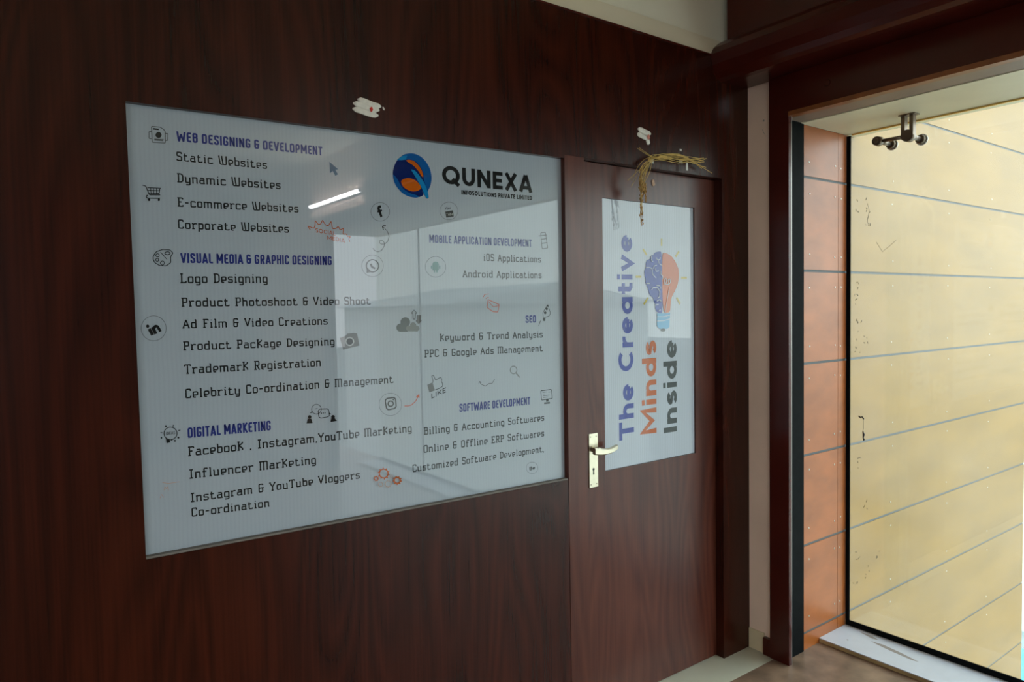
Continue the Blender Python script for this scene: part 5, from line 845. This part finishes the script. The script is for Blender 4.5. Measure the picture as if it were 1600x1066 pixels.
# ================================================================== things on the wall and door
def blob(pts, radii, flat, mat, name, par, off):
    bm = bmesh.new()
    tube(bm, pts, radii, 10, flat)
    return link(name, rel(bm, off), mat, par, True)
def capsule(x0, z0, x1, z1, r, y):
    n = 9; P, R = [], []
    for i in range(n):
        t = i / (n - 1)
        P.append((x0 + (x1 - x0) * t, y, z0 + (z1 - z0) * t + 0.0012 * math.sin(7 * t)))
        R.append(r * max(0.25, (1 - (1 - min(1, min(t, 1 - t) / .2)) ** 2) ** .5))
    return P, R
pm = thing('paste_mark', 'three white finger smears with a red dot on the wall above the sign board', 'mark', (0.896, FR, 2.108), 'white paste marks on the brown wall')
for x0, z0, x1, z1, r in ((0.866, 2.128, 0.940, 2.118, 0.0082), (0.852, 2.115, 0.934, 2.107, 0.0088), (0.850, 2.099, 0.930, 2.091, 0.0086)):
    p_, r_ = capsule(x0, z0, x1, z1, r, FR - 0.0012)
    blob(p_, r_, 0.2, M['paste'], 'smear', pm, pm.location)
p_, r_ = capsule(0.906, 2.116, 0.911, 2.092, 0.0075, FR - 0.0022); blob(p_, r_, 0.2, M['paste'], 'smear', pm, pm.location)
p_, r_ = capsule(0.905, 2.111, 0.910, 2.100, 0.0052, FR - 0.0034); blob(p_, r_, 0.2, M['vermilion'], 'red_dot', pm, pm.location)
p_, r_ = capsule(0.944, 2.116, 0.950, 2.113, 0.003, FR - 0.0012); blob(p_, r_, 0.2, M['paste'], 'smear', pm, pm.location)
pm2 = thing('paste_mark', 'small white paste smear with a pink dot on the wall above the door', 'mark', (2.045, FR, 2.18), 'white paste marks on the brown wall')
for x0, z0, x1, z1, r in ((2.002, 2.200, 2.074, 2.190, 0.0105), (1.998, 2.180, 2.060, 2.173, 0.0098), (2.050, 2.181, 2.062, 2.148, 0.0105)):
    p_, r_ = capsule(x0, z0, x1, z1, r, FR - 0.0014); blob(p_, r_, 0.2, M['paste'], 'smear', pm2, pm2.location)
p_, r_ = capsule(2.052, 2.183, 2.060, 2.168, 0.0075, FR - 0.0062); blob(p_, r_, 0.2, M['pink_dot'], 'pink_dot', pm2, pm2.location)
dm = thing('paste_dot', 'small tan paste dot on the top rail of the door under the straw bunch', 'mark', (2.128, 0, 2.015))
p_, r_ = capsule(2.124, 2.028, 2.133, 2.003, 0.0085, -0.0018); blob(p_, r_, 0.2, M['tan'], 'smear', dm, dm.location)

bunch = thing('straw_bunch', 'bunch of dry golden grain stalks taped over the top of the door, ears hanging down', 'dried plant', (2.054, FR, 2.09))
rs = random.Random(3)
def curve(pts, n=18):
    """smooth line through the points (Catmull-Rom)"""
    out = []; Q = [pts[0]] + list(pts) + [pts[-1]]
    Q = [Vector(q) for q in Q]
    for i in range(1, len(Q) - 2):
        for k in range(n // 3):
            t = k / (n // 3)
            out.append(0.5 * ((2 * Q[i]) + (Q[i + 1] - Q[i - 1]) * t + (2 * Q[i - 1] - 5 * Q[i] + 4 * Q[i + 1] - Q[i + 2]) * t * t + (3 * Q[i] - Q[i - 1] - 3 * Q[i + 1] + Q[i + 2]) * t ** 3))
    out.append(Q[-2]); return out
for i in range(16):
    j = lambda a: rs.uniform(-a, a)
    y = FR - 0.010 - rs.uniform(0, 0.018)
    tip = rs.choice([(2.375, 2.124), (2.36, 2.115), (2.33, 2.108), (2.40, 2.075), (2.36, 2.085)])
    if i < 11:
        zend = rs.uniform(1.90, 2.0) if i > 4 else rs.uniform(1.84, 1.90)
        xe = rs.uniform(1.985, 2.02) if i > 4 else rs.uniform(1.985, 2.005)
        pts = [(tip[0] + j(.02), y, tip[1] + j(.006)), (2.22 + j(.02), y, 2.112 + j(.020)), (2.06 + j(.015), y - .008, 2.092 + j(.010)), (2.0 + j(.028), y - .012, 2.03 + j(.02)), (1.994 + j(.022), y - .008, 1.97 + j(.01)), (xe, y, zend)]
    elif i < 14:
        pts = [(tip[0] + j(.02), y, tip[1] + j(.006)), (2.22 + j(.02), y, 2.118 + j(.012)), (2.07 + j(.015), y - .006, 2.098 + j(.01)), (2.0 + j(.01), y - .006, 2.055 + j(.012)), (1.945 + j(.02), y, 1.985 + j(.02))]
    else:
        pts = [(2.22 + j(.02), y, 2.11), (2.09, y, 2.097), (1.99 + j(.02), y, 2.128 + j(.01))]
    c = curve(pts)
    bm = bmesh.new(); tube(bm, c, [0.0011 if k < len(c) * .75 else 0.0008 for k in range(len(c))], 6)
    st = link('stalk', rel(bm, bunch.location), M['straw'], bunch, True)
    if i < 11:
        bm = bmesh.new()
        m_ = len(c)
        for k in range(int(m_ * (.60 if i > 4 else .72)), m_):
            for q in range(2):
                p = c[k] + Vector((j(.003), j(.003), j(.004)))
                tube(bm, [p, p + Vector((j(.002), 0, -.004)), p + Vector((j(.003), 0, -.009))], [0.0006, 0.0019, 0.0005], 6)
        link('grain_ear', rel(bm, bunch.location), M['ear'], st, True)
for (x, z, a, b) in ((2.075, 2.088, .012, .008), (2.245, 2.105, .010, .007), (2.255, 2.082, .005, .016), (2.245, 2.150, .006, .004)):
    bm = bmesh.new(); box(bm, x - a, x + a, FR - 0.031, FR - 0.0301, z - b, z + b)
    for v in bm.verts: v.co.y += 0.029 * (abs(v.co.x - x) / a) ** 2 * (1 if b < .012 else .2) * (0.98)
    o = link('tape_piece', rel(fix(bm), bunch.location), M['tape'], bunch)

# ================================================================== glass fitting under the soffit
fit = thing('glass_fitting', 'metal two-arm glass fitting hanging from the soffit at the top of the window', 'fitting', (3.067, -0.54, 2.297))
FL = fit.location.copy()
bm = bmesh.new(); box(bm, 3.045, 3.090, -0.572, -0.506, 2.2925, 2.2968); bevel(bm, 0.001); link('mount_plate', rel(fix(bm), FL), M['steel'], fit)
bm = bmesh.new()
yb = -0.535
box(bm, 3.060, 3.086, yb - 0.024, yb - 0.009, 2.212, 2.293)
box(bm, 3.060, 3.086, yb + 0.009, yb + 0.024, 2.212, 2.293)
cyl(bm, (3.057, yb, 2.212), (1, 0, 0), 0.024, 0.024, 0.032, 24)
link('bracket', rel(fix(bm), FL), M['steel'], fit)
bm = bmesh.new()
cyl(bm, (3.075, yb + 0.012, 2.212), Vector((0, 0.112, 0.002)), 0.0085, 0.0075, 0.10, 16)
link('arm', rel(fix(bm), FL), M['steel'], fit)
bm = bmesh.new(); cyl(bm, (3.054, yb + 0.122, 2.2145), (1, 0, 0), 0.0185, 0.0205, 0.026, 24); cyl(bm, (3.0535, yb + 0.122, 2.2145), (-1, 0, 0), 0.010, 0.008, 0.004, 16)
link('arm_boss', rel(fix(bm), FL), M['steel'], fit)
for yy, zz in ((yb + 0.122, 2.2145), (yb, 2.212)):
    bm = bmesh.new()
    cyl(bm, (3.080, yy, zz), (1, 0, 0), 0.010, 0.010, 0.095, 16)
    cyl(bm, (3.170, yy, zz), (1, 0, 0), 0.017, 0.020, 0.0225, 24)
    st = link('standoff', rel(fix(bm), FL), M['steel'], fit)
    bm = bmesh.new(); cyl(bm, (3.1925, yy, zz), (1, 0, 0), 0.024, 0.024, 0.0032, 28)
    link('glass_button', rel(fix(bm), FL), M['lens'], st)

# ================================================================== tube light, seen mirrored in the sign board
tl = thing('tube_light', 'lit white fluorescent tube light, mirrored as a bright slanted bar in the sign board', 'lamp', (2.69, -4.5, 2.6))
TL = tl.location.copy()
boxes('batten', [(-0.022, 0, -0.61, 0.61, -0.02, 0.02)], M['white_metal'], tl, 0.003)
bm = bmesh.new(); cyl(bm, (-0.036, -0.59, 0), (0, 1, 0), 0.014, 0.014, 1.18, 20); link('tube', bm, M['lit_tube'], tl)
for s in (-1, 1):
    boxes('end_cap', [(-0.052, -0.0225, s * 0.60 - 0.0098, s * 0.60 + 0.0098, -0.016, 0.016)], M['white_metal'], tl)

# ================================================================== outside
structure(boxes('ground', [(-90, 140, -150, 90, -6.2, -6.0)], M['ground']))
def house(name, label, x, y, wx, wy, eave, ridge, z0=-6.0, group=None):
    t = thing(name, label, 'building', (x, y, z0), group)
    boxes('wall', [(-wx / 2, wx / 2, -wy / 2, wy / 2, 0, eave - z0)], M['house_wall'], t)
    bm = bmesh.new()
    prism(bm, [(-wx / 2 - .4, eave - z0), (wx / 2 + .4, eave - z0), (0, ridge - z0)], lambda u, v, d: (u, d, v), -wy / 2 - .4, wy / 2 + .4)
    link('roof', fix(bm), M['house_roof'], t)
house('pale_house', 'pale gable house beyond the window, mirrored in the sign board', 16, -21, 9, 8, 1.75, 2.5)
nb = thing('roof_shed', 'low shed with a white parapet at the right edge past the yellow boarded wall', 'building', (11, 3.0, -6))
boxes('wall', [(-1.5, 1.5, -3.5, 3.5, 0, 3.75)], M['house_roof'], nb)
boxes('parapet', [(-1.6, 1.6, -3.6, 3.6, 3.75, 4.35)], M['house_wall'], nb)
tk = thing('water_tank', 'cyan water tank at the right edge past the yellow boarded wall', 'tank', (8.4, 1.3, -6))
bm = bmesh.new(); cyl(bm, (0, 0, 0.0), (0, 0, 1), 0.9, 0.9, 3.6, 32); cyl(bm, (0, 0, 3.6), (0, 0, 1), 0.9, 0.5, 0.25, 32)
link('tank_body', bm, M['cyan'], tk)
bm = bmesh.new(); cyl(bm, (0, 0, 3.85), (0, 0, 1), 0.3, 0.28, 0.1, 24)
link('tank_lid', bm, M['cyan'], tk)
